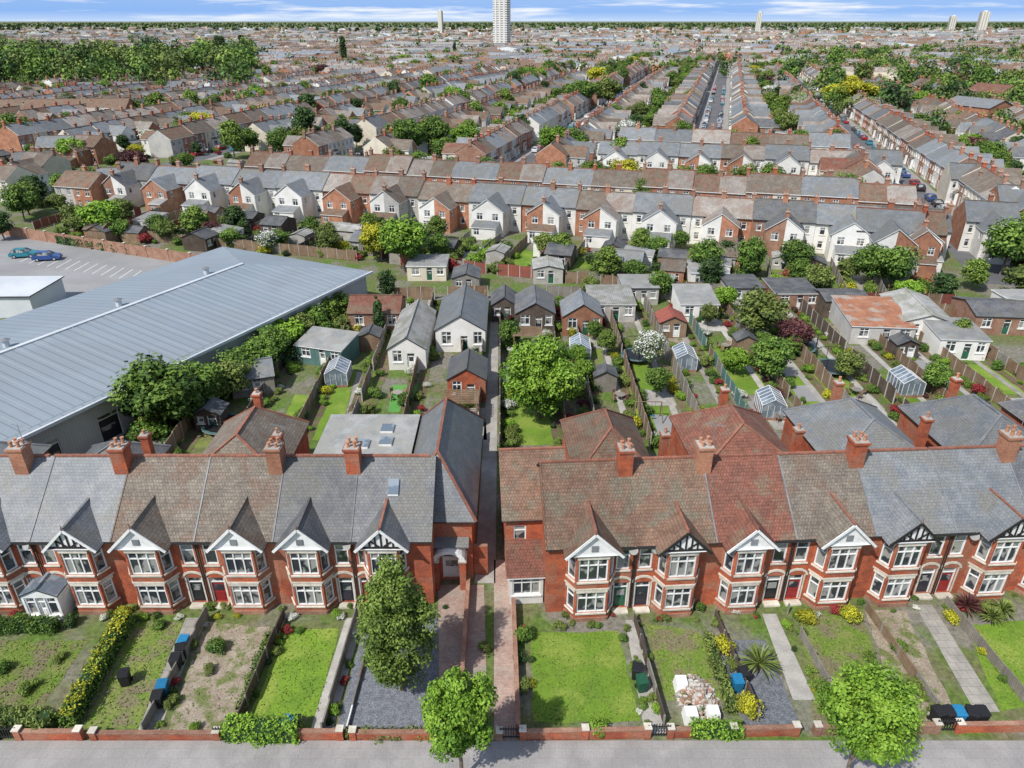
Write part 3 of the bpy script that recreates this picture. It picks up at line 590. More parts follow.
for i in range(15):
    X=R.uniform(-1,58); Y=R.uniform(60,94); link('garden_tree',TR[R.choice(['round_a','round_b','round_d','round_e','round_c','blossom'])],(X,Y,0),R.uniform(0,6),R.uniform(.28,.5))
for a,b,m in(((30.,97),(62,94),'wood_red'),((5,97.5),(30,97),'wood_grey'),((-17,97),(-3.5,97.5),'wood_fence')): fence(a,b,1.9,m)
LW=[((312,440),(338,372),(356,372),(338,440),'lawn'),((350,432),(366,372),(380,372),(368,432),'lawn'),((388,412),(392,385),(420,385),(420,412),'artificial_turf'),((500,445),(503,400),(566,400),(572,445),'lawn'),
 ((508,398),(508,345),(560,345),(566,398),'lawn_rough'),((625,432),(610,362),(648,362),(678,432),'lawn'),((720,395),(700,345),(748,345),(775,395),'lawn'),((800,420),(775,365),(850,365),(890,420),'lawn'),((895,420),(865,375),(915,375),(965,420),'lawn'),
 ((985,395),(965,365),(1020,365),(1050,395),'lawn'),((190,448),(215,415),(250,415),(235,448),'lawn_rough'),((280,425),(295,395),(315,395),(305,425),'lawn'),((775,430),(750,398),(770,398),(800,430),'paving'),((455,440),(452,408),(485,408),(487,440),'paving'),((425,350),(428,300),(436,300),(434,350),'concrete'),((580,390),(570,340),(600,340),(608,390),'lawn_rough')]
for a,b,c,d,m in LW: patch({'lawn':'lawn','lawn_rough':'lawn','artificial_turf':'artificial_lawn','paving':'patio','concrete':'path'}[m],[a,b,c,d],m,2 if m!='paving' else 3)
patch('path',[(340,440),(357,372),(362,372),(349,440)],'paving',3)
def ob(px,py,w,d,e,r,wm,rm,ax='y',rz=0,win=1,name='garden_shed',over=.15):
    x,y=G(px,py); ops=[]
    if win and w>2.5: 
        ops=[(w*.12,w*.12+min(1.2,w*.25),1.0,e-.25,'win'),(w*.5,w*.5+.9,.1,min(2.1,e-.15),R.choice(['door_dark','white_paint','door_green']))]
        if w>4.5: ops.append((w*.76,w*.94,1.0,e-.25,'win'))
    put(gbld(name,x,y,w,d,e,r,wm,rm,ax,rz,ops=ops,over=over))
ob(375,332,6.6,6,2.6,3.9,'brick_brown','tile_red','x',0,1,'brick_garage'); ob(408,370,4.3,12,2.7,4.1,'render_white','fibre_cement','y',0,1,'garden_annexe'); ob(461,352,6.0,11,2.9,4.7,'render_white','slate_grey','y',0,1,'garden_annexe')
ob(467,402,4.0,5,2.7,3.9,'brick_red','slate_dark','y',0,1,'brick_outbuilding'); ob(320,366,6.0,4.2,2.3,2.9,'wood_teal','felt_pale','m',-.3); ob(255,396,4.4,4.4,2.1,3.2,'wood_grey','slate_grey','x',.35)
ob(582,336,5,5.5,2.7,4.3,'brick_orange','slate_grey','y',0,1,'brick_outbuilding'); ob(504,322,3.4,5,2.4,3.5,'wood_dark','felt_dark'); ob(535,332,5,7,2.6,4.0,'wood_dark','slate_dark','y',0,1,'summer_house')
ob(612,322,6,6.5,2.5,2.9,'concrete','fibre_cement','m',0,1,'garage'); ob(640,305,5,6,2.4,2.4,'concrete','felt_pale'); ob(427,281,6,6,2.3,2.3,'render_cream','felt_pale',win=1,name='garage'); ob(466,293,4,5,2.3,3,'wood_grey','felt_dark')
ob(548,284,4.5,5,2.4,2.9,'concrete','fibre_cement'); ob(708,290,5.5,6,2.6,2.6,'render_white','felt_pale',name='garage'); ob(672,338,3.4,3.5,2.1,2.9,'wood_fence','shed_red'); ob(698,322,5,6,2.5,3.2,'render_white','felt_pale','m',0,1,'garage')
ob(745,305,5,6,2.4,2.4,'concrete','felt_dark',name='garage'); ob(795,310,6,6,2.4,2.6,'brick_brown','felt_dark','m',0,1,'garage'); ob(880,345,7.5,9,2.4,3.1,'render_grey','rust_roof','m',-.1,1,'garage'); ob(925,342,6,10,2.6,3.6,'render_white','fibre_cement','y',-.15,1,'garage')
ob(960,360,5.5,6,2.6,3.0,'render_white','felt_pale','m',-.1,1,'garage'); ob(1000,335,7,7,2.5,3.4,'brick_brown','slate_dark','x',-.1,1,'garage'); ob(845,318,6,5,2.4,2.9,'wood_dark','felt_dark','x'); ob(1050,330,7,8,2.6,2.6,'render_white','felt_pale')
ob(745,355,2.4,2.0,1.9,2.5,'wood_fence','felt_dark'); ob(905,360,2.6,2.2,2,2.6,'wood_dark','felt_dark'); ob(605,392,2.4,2,1.9,2.5,'wood_grey','felt_dark'); ob(370,352,2.5,2.5,2,2.6,'wood_fence','felt_dark'); ob(210,432,2.6,2.2,2,2.6,'wood_dark','felt_dark')
trampoline(*G(636,360),1.9); trampoline(*G(832,372),2.1); trampoline(*G(225,430),2.1,False); trampoline(*G(800,352),1.8)
def greenhouse(X,Y,rz=0):
    mb=MB(); w,d,e,r=2.4,3.2,1.7,2.4
    mb.box(0,w,0,d,0,.3,'brick_brown')
    for a,b in(((.02,.02),(w-.02,.02)),((w-.02,.02),(w-.02,d-.02)),((w-.02,d-.02),(.02,d-.02)),((.02,d-.02),(.02,.02))): mb.f([(*a,.3),(*b,.3),(*b,e),(*a,e)],'glass_roof')
    mb.f([(0,d,e),(0,0,e),(w/2,0,r),(w/2,d,r)],'glass_roof'); mb.f([(w,0,e),(w,d,e),(w/2,d,r),(w/2,0,r)],'glass_roof'); mb.f([(0,0.02,e),(w,0.02,e),(w/2,0.02,r)],'glass_roof')
    for i in range(6):
        y=d*i/5
        for x in(0,w): mb.beam((x,y,.3),(x,y+.001,e),.05,.05,'white_paint'); mb.beam((x,y,e),(w/2,y,r),.05,.05,'white_paint')
    for x in(.6,1.2,1.8): mb.box(x-.02,x+.02,-.03,.0,.3,e,'white_paint')
    for p,q in(((0,0,e),(0,d,e)),((w,0,e),(w,d,e)),((w/2,0,r),(w/2,d,r))): mb.beam(p,q,.06,.06,'white_paint')
    link('greenhouse',mb.mesh('greenhouse'),(X,Y,0),rz)
for px,py in((326,388),(675,372),(760,420),(900,398),(570,362)): greenhouse(*G(px,py),R.uniform(-.1,.1))
mb=MB()
for x in(-1.3,1.3):
    for y in(-.8,.8): mb.tube((x*1.1,y,0),(x,0,2.1),.05,.05,'wood_fence',6)
mb.tube((-1.3,0,2.1),(1.3,0,2.1),.05,.05,'wood_fence',6)
for x in(-.6,.5):
    for d in(-.18,.18): mb.tube((x+d,0,2.1),(x+d,0,.5),.012,.012,'gutter',4)
    mb.box(x-.22,x+.22,-.1,.1,.47,.5,'plastic_blue')
link('swing_set',mb.mesh('swing_set'),(*G(647,420),0))
for px,py in((462,418),(527,350)):
    mb=MB()
    for x in(-1.6,1.6):
        for y in(-1.2,1.2): mb.box(x-.07,x+.07,y-.07,y+.07,0,2.3,'wood_fence')
        mb.box(x-.05,x+.05,-1.4,1.4,2.3,2.42,'wood_fence')
    for i in range(8): mb.box(-1.8,1.8,-1.35+i*.38,-1.28+i*.38,2.423,2.55,'wood_fence')
    link('pergola',mb.mesh('pergola'),(*G(px,py),0))
def tableset(X,Y):
    mb=MB(); mb.tube((0,0,.7),(0,0,.74),.55,.55,'wood_grey',12); mb.tube((0,0,0),(0,0,.7),.04,.04,'gutter',5)
    for a in(0,1.57,3.14,4.71):
        x,y=math.cos(a)*.85,math.sin(a)*.85; mb.box(x-.2,x+.2,y-.2,y+.2,.42,.46,'wood_fence'); mb.box(x*1.22-.2*abs(math.sin(a))-.02,x*1.22+.2*abs(math.sin(a))+.02,y*1.22-.2*abs(math.cos(a))-.02,y*1.22+.2*abs(math.cos(a))+.02,.46,.9,'wood_fence')
        for sx in(-.17,.17):
            for sy in(-.17,.17): mb.box(x+sx-.02,x+sx+.02,y+sy-.02,y+sy+.02,0,.42,'gutter')
    link('garden_table',mb.mesh('garden_table'),(X,Y,0),R.uniform(0,1))
for px,py in((398,398),(475,425),(575,330),(725,350),(650,300),(855,395),(785,420),(430,345),(620,400),(930,380)): tableset(*G(px,py))
TL_=[(540,418,'big_lime',9,1.),(165,432,'round_a',8,1.25),(200,415,'round_d',6.5,1.2),(235,398,'round_b',5,1.2),(275,365,'round_a',5,1.2),(300,345,'round_b',4.5,1.3),(330,325,'round_e',4,1.4),(140,425,'dark_a',5,1.3),
(648,368,'blossom',5,1),(768,382,'round_a',5.5,1.1),(757,340,'round_b',7.5,1.1),(792,352,'purple',4.8,1.1),(660,300,'round_d',5,1),(735,375,'round_c',3.5,1.1),(845,380,'round_b',4,1),(930,395,'round_a',4,1),
(405,272,'round_c',9.5,1.05),(378,262,'yellow',7,.9),(388,300,'dark_a',5,1),(440,262,'round_a',5,1),(106,238,'round_c',7.5,1.3),(80,232,'round_b',6,1.2),(25,222,'round_a',7.5,1.2),(60,215,'round_b',5,1.2),(508,350,'round_a',4,.9),(590,300,'round_b',4,1),
(888,292,'round_d',8,1.1),(870,285,'round_b',6,1.2),(748,280,'round_a',7,.9),(1000,275,'round_a',9,1.2),(1020,300,'round_b',6,1.3),(815,295,'round_b',5,1.2),(940,300,'dark_a',4.5,1.5),(905,305,'round_c',4,1.3),(970,290,'round_e',5,1.3),
(308,152,'dark_a',15,.9),(435,153,'round_a',11,1.3),(466,157,'round_c',10,1.2),(553,160,'round_c',10.5,1.1),(583,110,'round_d',14,1.4),(607,108,'round_b',15,1.2),(345,70,'poplar',27,1.1),(853,112,'yellow',14,1.5),(833,108,'yellow',11,1.3),
(395,105,'dark_a',12,1),(430,98,'round_a',12,1.3),(640,212,'round_a',7,.8),(748,165,'round_e',8,1),(798,168,'round_b',7,1),(815,218,'round_a',5,1),(515,345,'spruce',4,1),(380,335,'spruce',6,.7),(455,60,'poplar',18,1.2),(222,60,'dark_a',26,1),(245,62,'poplar',26,1.6),(560,262,'round_b',4,1.2),(640,255,'round_e',5,1.1),(680,250,'round_d',4,1.1),
(30,215,'round_e',7,1.4),(5,240,'dark_a',6,1.3),(125,225,'round_b',6,1.2),(160,235,'round_a',4,1.4),(215,240,'purple',4,1.1),(280,250,'round_d',4,1.3),(330,255,'round_b',5,1.1),(20,150,'round_a',11,1.3),(75,165,'round_c',8,1.2),(130,140,'round_d',8,1.3),(190,135,'round_a',8,1.3),
(500,125,'round_e',9,1.3),(660,118,'round_a',9,1.2),(690,108,'round_d',9,1.2),(780,120,'round_e',10,1.3),(250,118,'round_a',11,1.3),(160,120,'round_e',11,1.4),(350,125,'round_b',9,1.2)]
for a in TL_: treep(*a)
for i in range(46):
    t=i/45; px=140+t*222; py=438-t*122+4*math.sin(i); bushp(px+R.uniform(-8,8),py+R.uniform(-6,6),R.uniform(1.1,2.2),R.choice(['green','olive','fresh','green','dark','olive']))
for px,py,k,H in((185,425,'round_a',5.5),(215,408,'round_e',5),(245,385,'round_d',5),(262,375,'round_a',4.5),(290,352,'round_c',4.5),(315,335,'round_d',4.5),(340,320,'round_a',4)): treep(px,py,k,H,1.3)
fence(G(70,462),G(165,408),1.9,'wood_fence'); patch('path',[(0,500),(40,470),(130,425),(110,455),(40,500)],'concrete',3)
# ---------------- warehouse & car park ---------------
A=Vector((-20.5,95.5)); Bv=Vector((-44.2,47.0)); dv=(A-Bv).normalized()
ang=math.atan2(dv.y,dv.x); WL=90; WW=27
g=Grp('warehouse'); o=A-dv*WL
wallops=[(WL-60+i*6.0,WL-60+i*6.0+2.2,.1,2.8,'door_dark') for i in range(1,9)]
wall(g,(0,0,0),WL,0,4.7,wallops,'cladding_grey',1,None)
wall(g,(WL,0,pi/2),WW,0,4.7,[],'cladding_grey',1,None); wall(g,(WL,WW,pi),WL,0,4.7,[],'cladding_grey',1,None)
rf=g['roof']; h=6.6; hp=9
rf.slab([(0,-.5,4.75),(WL+.5,-.5,4.75),(WL-hp,WW/2,h),(0,WW/2,h)],.2,'metal_roof','metal_white'); rf.slab([(WL+.5,WW+.5,4.75),(0,WW+.5,4.75),(0,WW/2,h),(WL-hp,WW/2,h)],.2,'metal_roof','metal_white')
rf.slab([(WL+.5,-.5,4.75),(WL+.5,WW+.5,4.75),(WL-hp,WW/2,h)],.2,'metal_roof','metal_white')
rf.beam((0,WW/2,h+.05),(WL-hp,WW/2,h+.05),.5,.12,'metal_white'); rf.box(0,WL+.7,-.8,-.52,4.45,4.75,'metal_white')
for i in range(5): rf.tube((WL-14-i*13,WW/2+1.4,h-.2),(WL-14-i*13,WW/2+1.4,h+.6),.35,.35,'metal_white',8); rf.tube((WL-14-i*13,WW/2+1.4,h+.6),(WL-14-i*13,WW/2+1.4,h+.8),.55,.1,'lead_grey',8)
i=4.0
while i<WL-3:
    t=1 if i<WL-hp else (WL+.5-i)/(hp+.5)
    rf.beam((i,-.48,4.79),(i,-.5+(WW/2+.5)*t,4.79+(h-4.75)*t),.06,.05,'seam'); i+=2.0
g.done((o.x,o.y,0),ang)
x,y=G(20,318); put(gbld('flat_roof_annexe',x-8,y,20,8,3.0,3.0,'metal_white','metal_white','y',ang-1.1,over=.3))
patch('car_park',[(-60,330),(-60,232),(60,236),(215,262),(150,290)],'carpark',2)
mb=MB()
for i in range(14):
    x,y=G(20+i*9,262+i*1.5); mb.box(x-.06,x+.06,y,y+4.6,.018,.02,'road_paint')
link('parking_markings',mb.mesh('parking_markings'))
for px,py,c,rz in((25,257,5,.2),(48,260,0,.2)): x,y=G(px,py); link('parked_car',CARS[c],(x,y,0.02),rz)
bwall(G(-40,228),G(215,268),1.8,'brick_brown',piers=5); hedge(G(60,243),G(150,256),1.2,1.4,'dark',dens=25,ls=.2)
# ---------------- town grid ---------------
AN=rad(-15.5); ca,sa=math.cos(AN),math.sin(AN)
def AB(a,b): return (a*ca-b*sa, a*sa+b*ca)
def midpair(i,wl,wr,bl,br,rm,ext=1):
    g=Grp('terraced_house',True); W=10.4; d=8.; e=5.4; r=8.0
    for k,(wm) in enumerate((wl,wr)):
        x=k*5.2; o=[(.5,2.3,.8,2.3,'win'),(3.6,4.5,.1,2.2,R.choice(['door_red','door_dark','white_paint','door_green'])),(.6,1.8,3.3,4.7,'win'),(3.4,4.4,3.3,4.7,'win')]
        if k: o=[(5.2-b,5.2-a,c,dd,kk) for a,b,c,dd,kk in o]
        wall(g,(x,0,0),5.2,0,e,o,wm,1,'stone')
    m=g['b']
    for k in (0,1):
        bm=(bl,br)[k]
        if k==0: wall(g,(2.2,d,pi),2.2,0,e,[(.5,1.4,.9,2.2,'win'),(.5,1.4,3.3,4.6,'win')],bm,1,'stone')
        else: wall(g,(10.4,d,pi),2.2,0,e,[(.8,1.7,.9,2.2,'win'),(.8,1.7,3.3,4.6,'win')],bm,1,'stone')
        x0=5.2 if k==0 else 8.2
        o=[(.9,2.1,3.0,4.3,'win'),(.6,2.3,.8,2.2,'win')] if ext!=2 else [(.9,2.1,3.0,4.3,'win')]
        wall(g,(x0,12.5,pi),3.0,0,4.8,o,bm,1,'stone')
        tri=[(5.2,12.5,4.8),(2.2,12.5,4.8),(5.2,12.5,6.9)] if k==0 else [(8.2,12.5,4.8),(5.2,12.5,4.8),(5.2,12.5,6.9)]
        m.f(tri,bm)
        if k==0: wall(g,(2.2,12.5,-pi/2),4.5,0,4.8,[(1,1.8,3.1,4.3,'win')],bm,1,None)
        else: wall(g,(8.2,8,pi/2),4.5,0,4.8,[(2.5,3.3,3.1,4.3,'win')],bm,1,None)
    m.f([(0,d,0),(0,0,0),(0,0,e),(0,4,r-.1),(0,d,e)],wl); m.f([(W,0,0),(W,d,0),(W,d,e),(W,4,r-.1),(W,0,e)],wr)
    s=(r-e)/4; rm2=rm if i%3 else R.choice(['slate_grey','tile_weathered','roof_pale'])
    for xa,xb,q in((0,5.2,rm),(5.2,W,rm2)):
        m.slab([(xa,-.3,e-.3*s+.05),(xb,-.3,e-.3*s+.05),(xb,4,r),(xa,4,r)],.12,q,'white_paint'); m.slab([(xb,8.3,e-.3*s+.05),(xa,8.3,e-.3*s+.05),(xa,4,r),(xb,4,r)],.12,q,'gutter')
    m.beam((0,4,r+.04),(W,4,r+.04),.24,.14,'ridge_terracotta' if i%2 else 'tile_weathered')
    s=2.1/3
    m.slab([(1.95,12.7,4.8-.25*s+.06),(1.95,7,4.8-.25*s+.06),(5.2,6,6.96),(5.2,12.7,6.96)],.1,rm,'white_paint'); m.slab([(8.45,7,4.8-.25*s+.06),(8.45,12.7,4.8-.25*s+.06),(5.2,12.7,6.96),(5.2,6,6.96)],.1,rm2,'white_paint')
    if ext:
        a,b=(2.9,7.5) if ext==1 else (2.2,5.0)
        wall(g,(b,15,pi),b-a,0,2.3,[(.4,1.5,.8,2.0,'win')],bl,1,None); m.f([(a,15,0),(a,12.5,0),(a,12.5,2.9),(a,15,2.3)],bl); m.f([(b,12.5,0),(b,15,0),(b,15,2.3),(b,12.5,2.9)],bl)
        m.slab([(b+.1,15.2,2.3),(a-.1,15.2,2.3),(a-.1,12.51,2.98),(b+.1,12.51,2.98)],.1,R.choice(['felt_pale','slate_grey','tile_brown']),'white_paint')
    if i%2:
        for x in(1.4,9.0):
            m.box(x-.95,x+.95,-.6,-.01,0,2.6,'white_paint'); m.box(x-.8,x+.8,-.63,-.603,.9,2.2,'glass'); m.slab([(x-1.1,-.75,2.62),(x+1.1,-.75,2.62),(x+1.1,0,3.1),(x-1.1,0,3.1)],.08,rm)
    cm=R.choice(['brick_orange','brick_brown','brick_brown','brick_red'])
    chimney(m,5.2,4+R.uniform(-.6,.6),7.2,9.15,.85,.7,2,1,cm)
    if i%4!=2: chimney(m,.1,4,7.2,9.0,.6,.8,1,2,cm)
    if i%4==0: chimney(m,5.2,11.8,6.2,7.8,.6,.5,1,1,cm)
    return g.mesh()
OR_,RD,BN,WH,CR,GY='brick_orange','brick_red','brick_brown','render_white','render_cream','render_grey'
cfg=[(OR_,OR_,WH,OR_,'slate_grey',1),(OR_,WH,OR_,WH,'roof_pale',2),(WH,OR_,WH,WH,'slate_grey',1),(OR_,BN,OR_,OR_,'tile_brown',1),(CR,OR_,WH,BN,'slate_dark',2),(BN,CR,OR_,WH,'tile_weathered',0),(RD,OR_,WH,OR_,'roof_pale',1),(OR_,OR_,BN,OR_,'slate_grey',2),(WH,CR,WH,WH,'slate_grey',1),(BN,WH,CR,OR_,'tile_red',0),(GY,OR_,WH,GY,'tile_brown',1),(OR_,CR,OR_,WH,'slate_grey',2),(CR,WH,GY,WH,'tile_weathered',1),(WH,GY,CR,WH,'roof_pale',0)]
MP=[midpair(i,*c) for i,c in enumerate(cfg)]
def unit(a,b,rz,idx=None):
    x,y=AB(a,b); link('terraced_house',MP[idx if idx is not None else R.randrange(len(MP))],(x,y,0),AN+rz,(1,R.uniform(.96,1.04),R.uniform(.95,1.08)))
def rowE1(a0,a1,b,face,idx=None):
    a=a0; k=0
    while a<a1: 
        if face=='f': unit(a,b,0,idx[k%len(idx)] if idx else None)
        else: unit(a+10.4,b,pi,idx[k%len(idx)] if idx else None)
        a+=10.42; k+=1
def rowE2(a,b0,b1,side,gap=.05):
    b=b0; seq=[R.randrange(len(MP)) for _ in range(3)]
    while b<b1:
        if R.random()<gap:
            x,y=AB(a-side*5,b+3); s=R.uniform(.8,1.35); link('tree',TR[R.choice(['round_a','round_b','round_c','round_d','round_e','dark_a'])],(x,y,0),R.uniform(0,6),(s*1.1,s*1.1,s)); b+=8; seq=[R.randrange(len(MP)) for _ in range(3)]; continue
        i=R.choice(seq) if R.random()<.6 else None
        if side>0: unit(a,b,pi/2,i)
        else: unit(a,b+10.4,-pi/2,i)
        b+=10.42
rowE1(-128,30,138.,'r',[4,7,8,0,2,3,12,5,2,0,6,8,1,4,2]); unit(34,134,pi,11)
rowE1(-108,36,151,'f',[3,5,0,3,6,7,3,11,5,3])
rowE1(-30,34,200,'r',[8,2,0,6,8,1]); rowE1(-28,34,216,'f',[2,8,1,10,5,2])
def strip(name,a0,a1,b0,b1,m,lv): poly(name,[AB(a0,b0),AB(a1,b0),AB(a1,b1),AB(a0,b1)],m,lv)
strip('road',-135,38,141.5,147.5,'asphalt',2); strip('pavement',-135,38,138.8,141.5,'footway',2); strip('pavement',-135,38,147.5,150.4,'footway',2)
strip('road',-26,36,205.5,210.5,'asphalt',2)
def cars_e2(a,b0,b1,p=.6):
    b=b0
    while b<b1:
        if R.random()<p: x,y=AB(a+R.uniform(-.1,.1),b); link('parked_car',R.choice(CARS),(x,y,.02),AN+pi/2)
        b+=5.6
def cars_e1(b,a0,a1,p=.6):
    a=a0
    while a<a1:
        if R.random()<p: x,y=AB(a,b); link('parked_car',R.choice(CARS),(x,y,.02),AN)
        a+=5.8
cars_e1(142.6,-120,36); cars_e1(146.4,-120,36)
GT=['round_a','round_b','round_e','dark_a','round_d','round_a','round_b','round_c','round_d','purple','spruce','yellow','blossom']
def gz(a0,a1,b0,b1,n_t,n_b,n_s,hi=8):
    for i in range(n_t):
        x,y=AB(R.uniform(a0,a1),R.uniform(b0,b1)); k=R.choice(GT if R.random()<.5 else GT[:5]); s=R.uniform(3.2,hi)/HT[k]; link('garden_tree',TR[k],(x,y,0),R.uniform(0,6),(s*1.2,s*1.2,s))
    for i in range(n_b): x,y=AB(R.uniform(a0,a1),R.uniform(b0,b1)); bush(x,y,R.uniform(.6,1.8),R.choice(KN[:11]))
    for i in range(n_s):
        x,y=AB(R.uniform(a0,a1),R.uniform(b0,b1)); link('garden_shed',SH[R.randrange(len(SH))],(x,y,0),AN+R.choice([0,pi/2,pi]),R.uniform(.8,1.3))
SH=[]
for wm,rm,ax,e,r in(('wood_fence','felt_dark','y',2,2.8),('concrete','fibre_cement','y',2.2,2.7),('wood_grey','slate_grey','x',2,2.9),('render_white','felt_pale','m',2.2,2.6),('brick_orange','tile_weathered','x',2.3,3.4),('wood_dark','felt_dark','x',2,2.8)):
    w=3.4; gg,_,_=gbld('garden_shed',0,0,w,4.2,e,r,wm,rm,ax,0,ops=[(.4,1.3,.9,1.7,'win'),(1.8,2.7,.1,1.9,'door_dark')],over=.12)
    big=MB()
    for m_ in gg.p.values():
        k=len(big.V); big.V+=m_.V; big.F+=[tuple(i+k for i in f) for f in m_.F]; big.MI+=[big.mi(m_.ML[i]) for i in m_.MI]
    SH.append(big.mesh('garden_shed'))
for k in range(-4,9):
    s=45-48*k
    if k==0: bl,br,b1=245,158,640
    elif k==1: bl,br,b1=255,255,820
    elif k==-1: bl,br,b1=215,215,470
    elif k<-1: bl=br=340; b1=470
    else: bl=br=182; b1=(0,0,600,560,520)[k] if k<5 else 430
    if k>=5: bl=br=175+(k-5)*30
    strip('road',s-3.6,s+3.6,max(150,min(bl,br)-20) if k!=0 else 120,1500 if k in(0,1) else b1,'asphalt',3); strip('pavement',s-6,s-3.6,min(bl,br),1500 if k in(0,1) else b1,'footway',3); strip('pavement',s+3.6,s+6,min(bl,br),1500 if k in(0,1) else b1,'footway',3)
    gp=.05 if k in(0,1) else .15
    rowE2(s-6.8,bl,b1,1,gp); rowE2(s+6.8,br,b1,-1,gp)
    if k<5 and k>-2: cars_e2(s-2.7,min(bl,br),480); cars_e2(s+2.7,min(bl,br),480)
    g0=s+24; nt=30 if k in(0,1,2) else 56
    gz(g0-4.5,g0+4.5,(190 if k>1 else 260),460,nt,70,26,9.5); gz(g0-5,g0+5,460,760,nt,0,0,12)
rowE2(36.5,170,192,1)
for px,py,c in((935,275,3),(1010,262,2),(985,210,8),(1040,240,0)): x,y=G(px,py); link('detached_house',MP[c],(x+5,y+12,0),AN+pi,(.8,1,1))
for px,py,c in((60,208,10),(15,185,4),(100,205,8),(40,165,0),(120,160,3),(170,150,6),(10,150,2),(-20,200,5),(75,180,12),(20,128,1),(90,150,6)): x,y=G(px,py); link('semi_detached_house',MP[c],(x,y,0),AN+R.choice([0,pi,.5]),(.9,1,.9))
gz(-118,34,104,121,30,300,34,6.5); gz(-105,34,166,180,60,160,20); gz(-28,34,230,250,28,50,8); gz(-200,-118,120,240,80,160,14); gz(50,62,118,150,12,40,4); gz(66,80,130,300,50,60,10)
a=-125
while a<34:
    fence(AB(a,106),AB(a+R.uniform(-.5,.5),122.5),1.6,R.choice(['wood_fence','wood_grey','wood_dark','wood_fence','wood_red']))
    b0=R.uniform(106,111); b1=R.uniform(114,121); poly('lawn' ,[AB(a+.6,b0),AB(a+R.uniform(3.4,4.6),b0),AB(a+R.uniform(3.4,4.6),b1),AB(a+.6,b1)],R.choice(['lawn','lawn_rough','lawn','paving']),2); a+=5.2
a=-105
while a<34:
    fence(AB(a,165),AB(a,180),1.6,R.choice(['wood_fence','wood_grey'])); a+=5.2
fence(AB(-100,105.5),AB(-56,104.5),1.8); fence(AB(-50,104.5),AB(-20,103.5),1.8,'wood_red'); fence(AB(-20,103),AB(36,103),1.8,'wood_fence')
for px,py,w,d,e,r,wm,rm,rz in((45,128,60,14,6,9.5,'brick_orange','tile_brown',.1),(150,112,55,22,5,7,'metal_white','slate_grey',.15),(215,104,50,30,5,7,'metal_white','metal_roof',.25),(130,100,50,16,6,8,'brick_brown','slate_grey',.15),(100,118,34,14,6,8,'brick_orange','tile_weathered',.15),(430,52,130,50,9,11,'metal_white','fibre_cement',-.2),(600,52,120,50,8,10,'metal_white','metal_roof',-.2),(330,46,150,50,8,10,'brick_brown','fibre_cement',-.2),(960,125,20,14,7,9.5,'brick_orange','slate_grey',-1.2),(985,112,24,14,8,11,'render_cream','tile_red',-1.2)):
    x,y=G(px,py); put(gbld('industrial_building' if w>40 else 'hall',x,y,w,d,e,r,wm,rm,'x',rz,over=.3))
# ---------------- distant town ---------------
mb=MB()
rr=random.Random(3)
for i in range(5600):
    D=500*math.exp(rr.random()*math.log(8)); X=rr.uniform(-.85,.85)*D
    a_=X*ca+D*sa; b_=-X*sa+D*ca; kk=round((45-a_)/48)
    lim={0:640,1:820,-1:470,2:600,3:560,4:520}.get(kk,430)
    if b_<lim+15 or (X<-.5*D and D<800): continue
    if rr.random()<.07 : L,w,h=rr.uniform(30,80),rr.uniform(18,34),rr.uniform(6,9); rise=1.5
    else: L,w,h=rr.uniform(12,45),8.5,rr.uniform(5,6.5); rise=2.8
    an=AN+(pi/2 if rr.random()<.6 else 0)+rr.uniform(-.3,.3); c,s=math.cos(an),math.sin(an)
    Q=lambda x,y,z:(X+c*x-s*y,D+s*x+c*y,z)
    wm=rr.choice(['brick_orange','render_cream','brick_brown','render_grey','render_white','brick_orange']); rm=rr.choice(['roof_pale','slate_grey','roof_pale','tile_brown','slate_grey','tile_weathered'])  # far roofs lean to pale tile: distance haze put into their colour
    if rise<2: wm,rm=rr.choice(['render_grey','metal_white','brick_brown']),rr.choice(['fibre_cement','felt_pale','slate_grey','metal_roof'])
    a,b,k,l=Q(-L/2,-w/2,0),Q(L/2,-w/2,0),Q(L/2,w/2,0),Q(-L/2,w/2,0); U=lambda p,z:(p[0],p[1],z)
    for p,q in((a,b),(b,k),(k,l),(l,a)): mb.f([p,q,U(q,h),U(p,h)],wm)
    r1,r2=Q(-L/2,0,h+rise),Q(L/2,0,h+rise); mb.f([U(a,h),U(b,h),r2,r1],rm); mb.f([U(k,h),U(l,h),r1,r2],rm); mb.f([U(b,h),U(k,h),r2],wm); mb.f([U(l,h),U(a,h),r1],wm)
    if rise>2 and D<1500:
        for t in range(int(L/10)+1): x,y,_=Q(-L/2+t*10,0,0); mb.box(x-.4,x+.4,y-.4,y+.4,h+rise-.5,h+rise+1.1,'brick_brown')
link('distant_town',mb.mesh('distant_town'))
def treemass(name,pts,kinds,q=110,seed=1,lf=.09):
    rng=np.random.RandomState(seed); PP=[];NN=[];SS=[];MM=[]
    for x,y,h in pts:
        r=h*rng.uniform(.35,.55); ki=rng.randint(len(kinds)); nc=11; n=int(q*(1 if y<700 else .7))
        cs=rng.normal(size=(nc,3)); cs/=np.linalg.norm(cs,axis=1)[:,None]; cs*= [r*.62,r*.62,h*.27]; cs+=[x,y,h*.52]
        idx=rng.randint(nc,size=n); e=rng.normal(size=(n,3)); e/=np.linalg.norm(e,axis=1)[:,None]
        PP.append(cs[idx]+e*r*.45*rng.uniform(.6,1.15,(n,1))); NN.append(e+rng.normal(0,.35,(n,3))+[0,0,.3]); SS.append(np.full(n,h*lf)*rng.uniform(.6,1.3,n)*(1.0 if y<700 else 1.3))
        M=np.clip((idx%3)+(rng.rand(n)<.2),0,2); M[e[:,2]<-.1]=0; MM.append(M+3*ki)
    me=leafmesh(name,np.vstack(PP),np.vstack(NN),np.concatenate(SS),np.concatenate(MM),None,None,rng,kinds); return link(name,me)
pts=[]
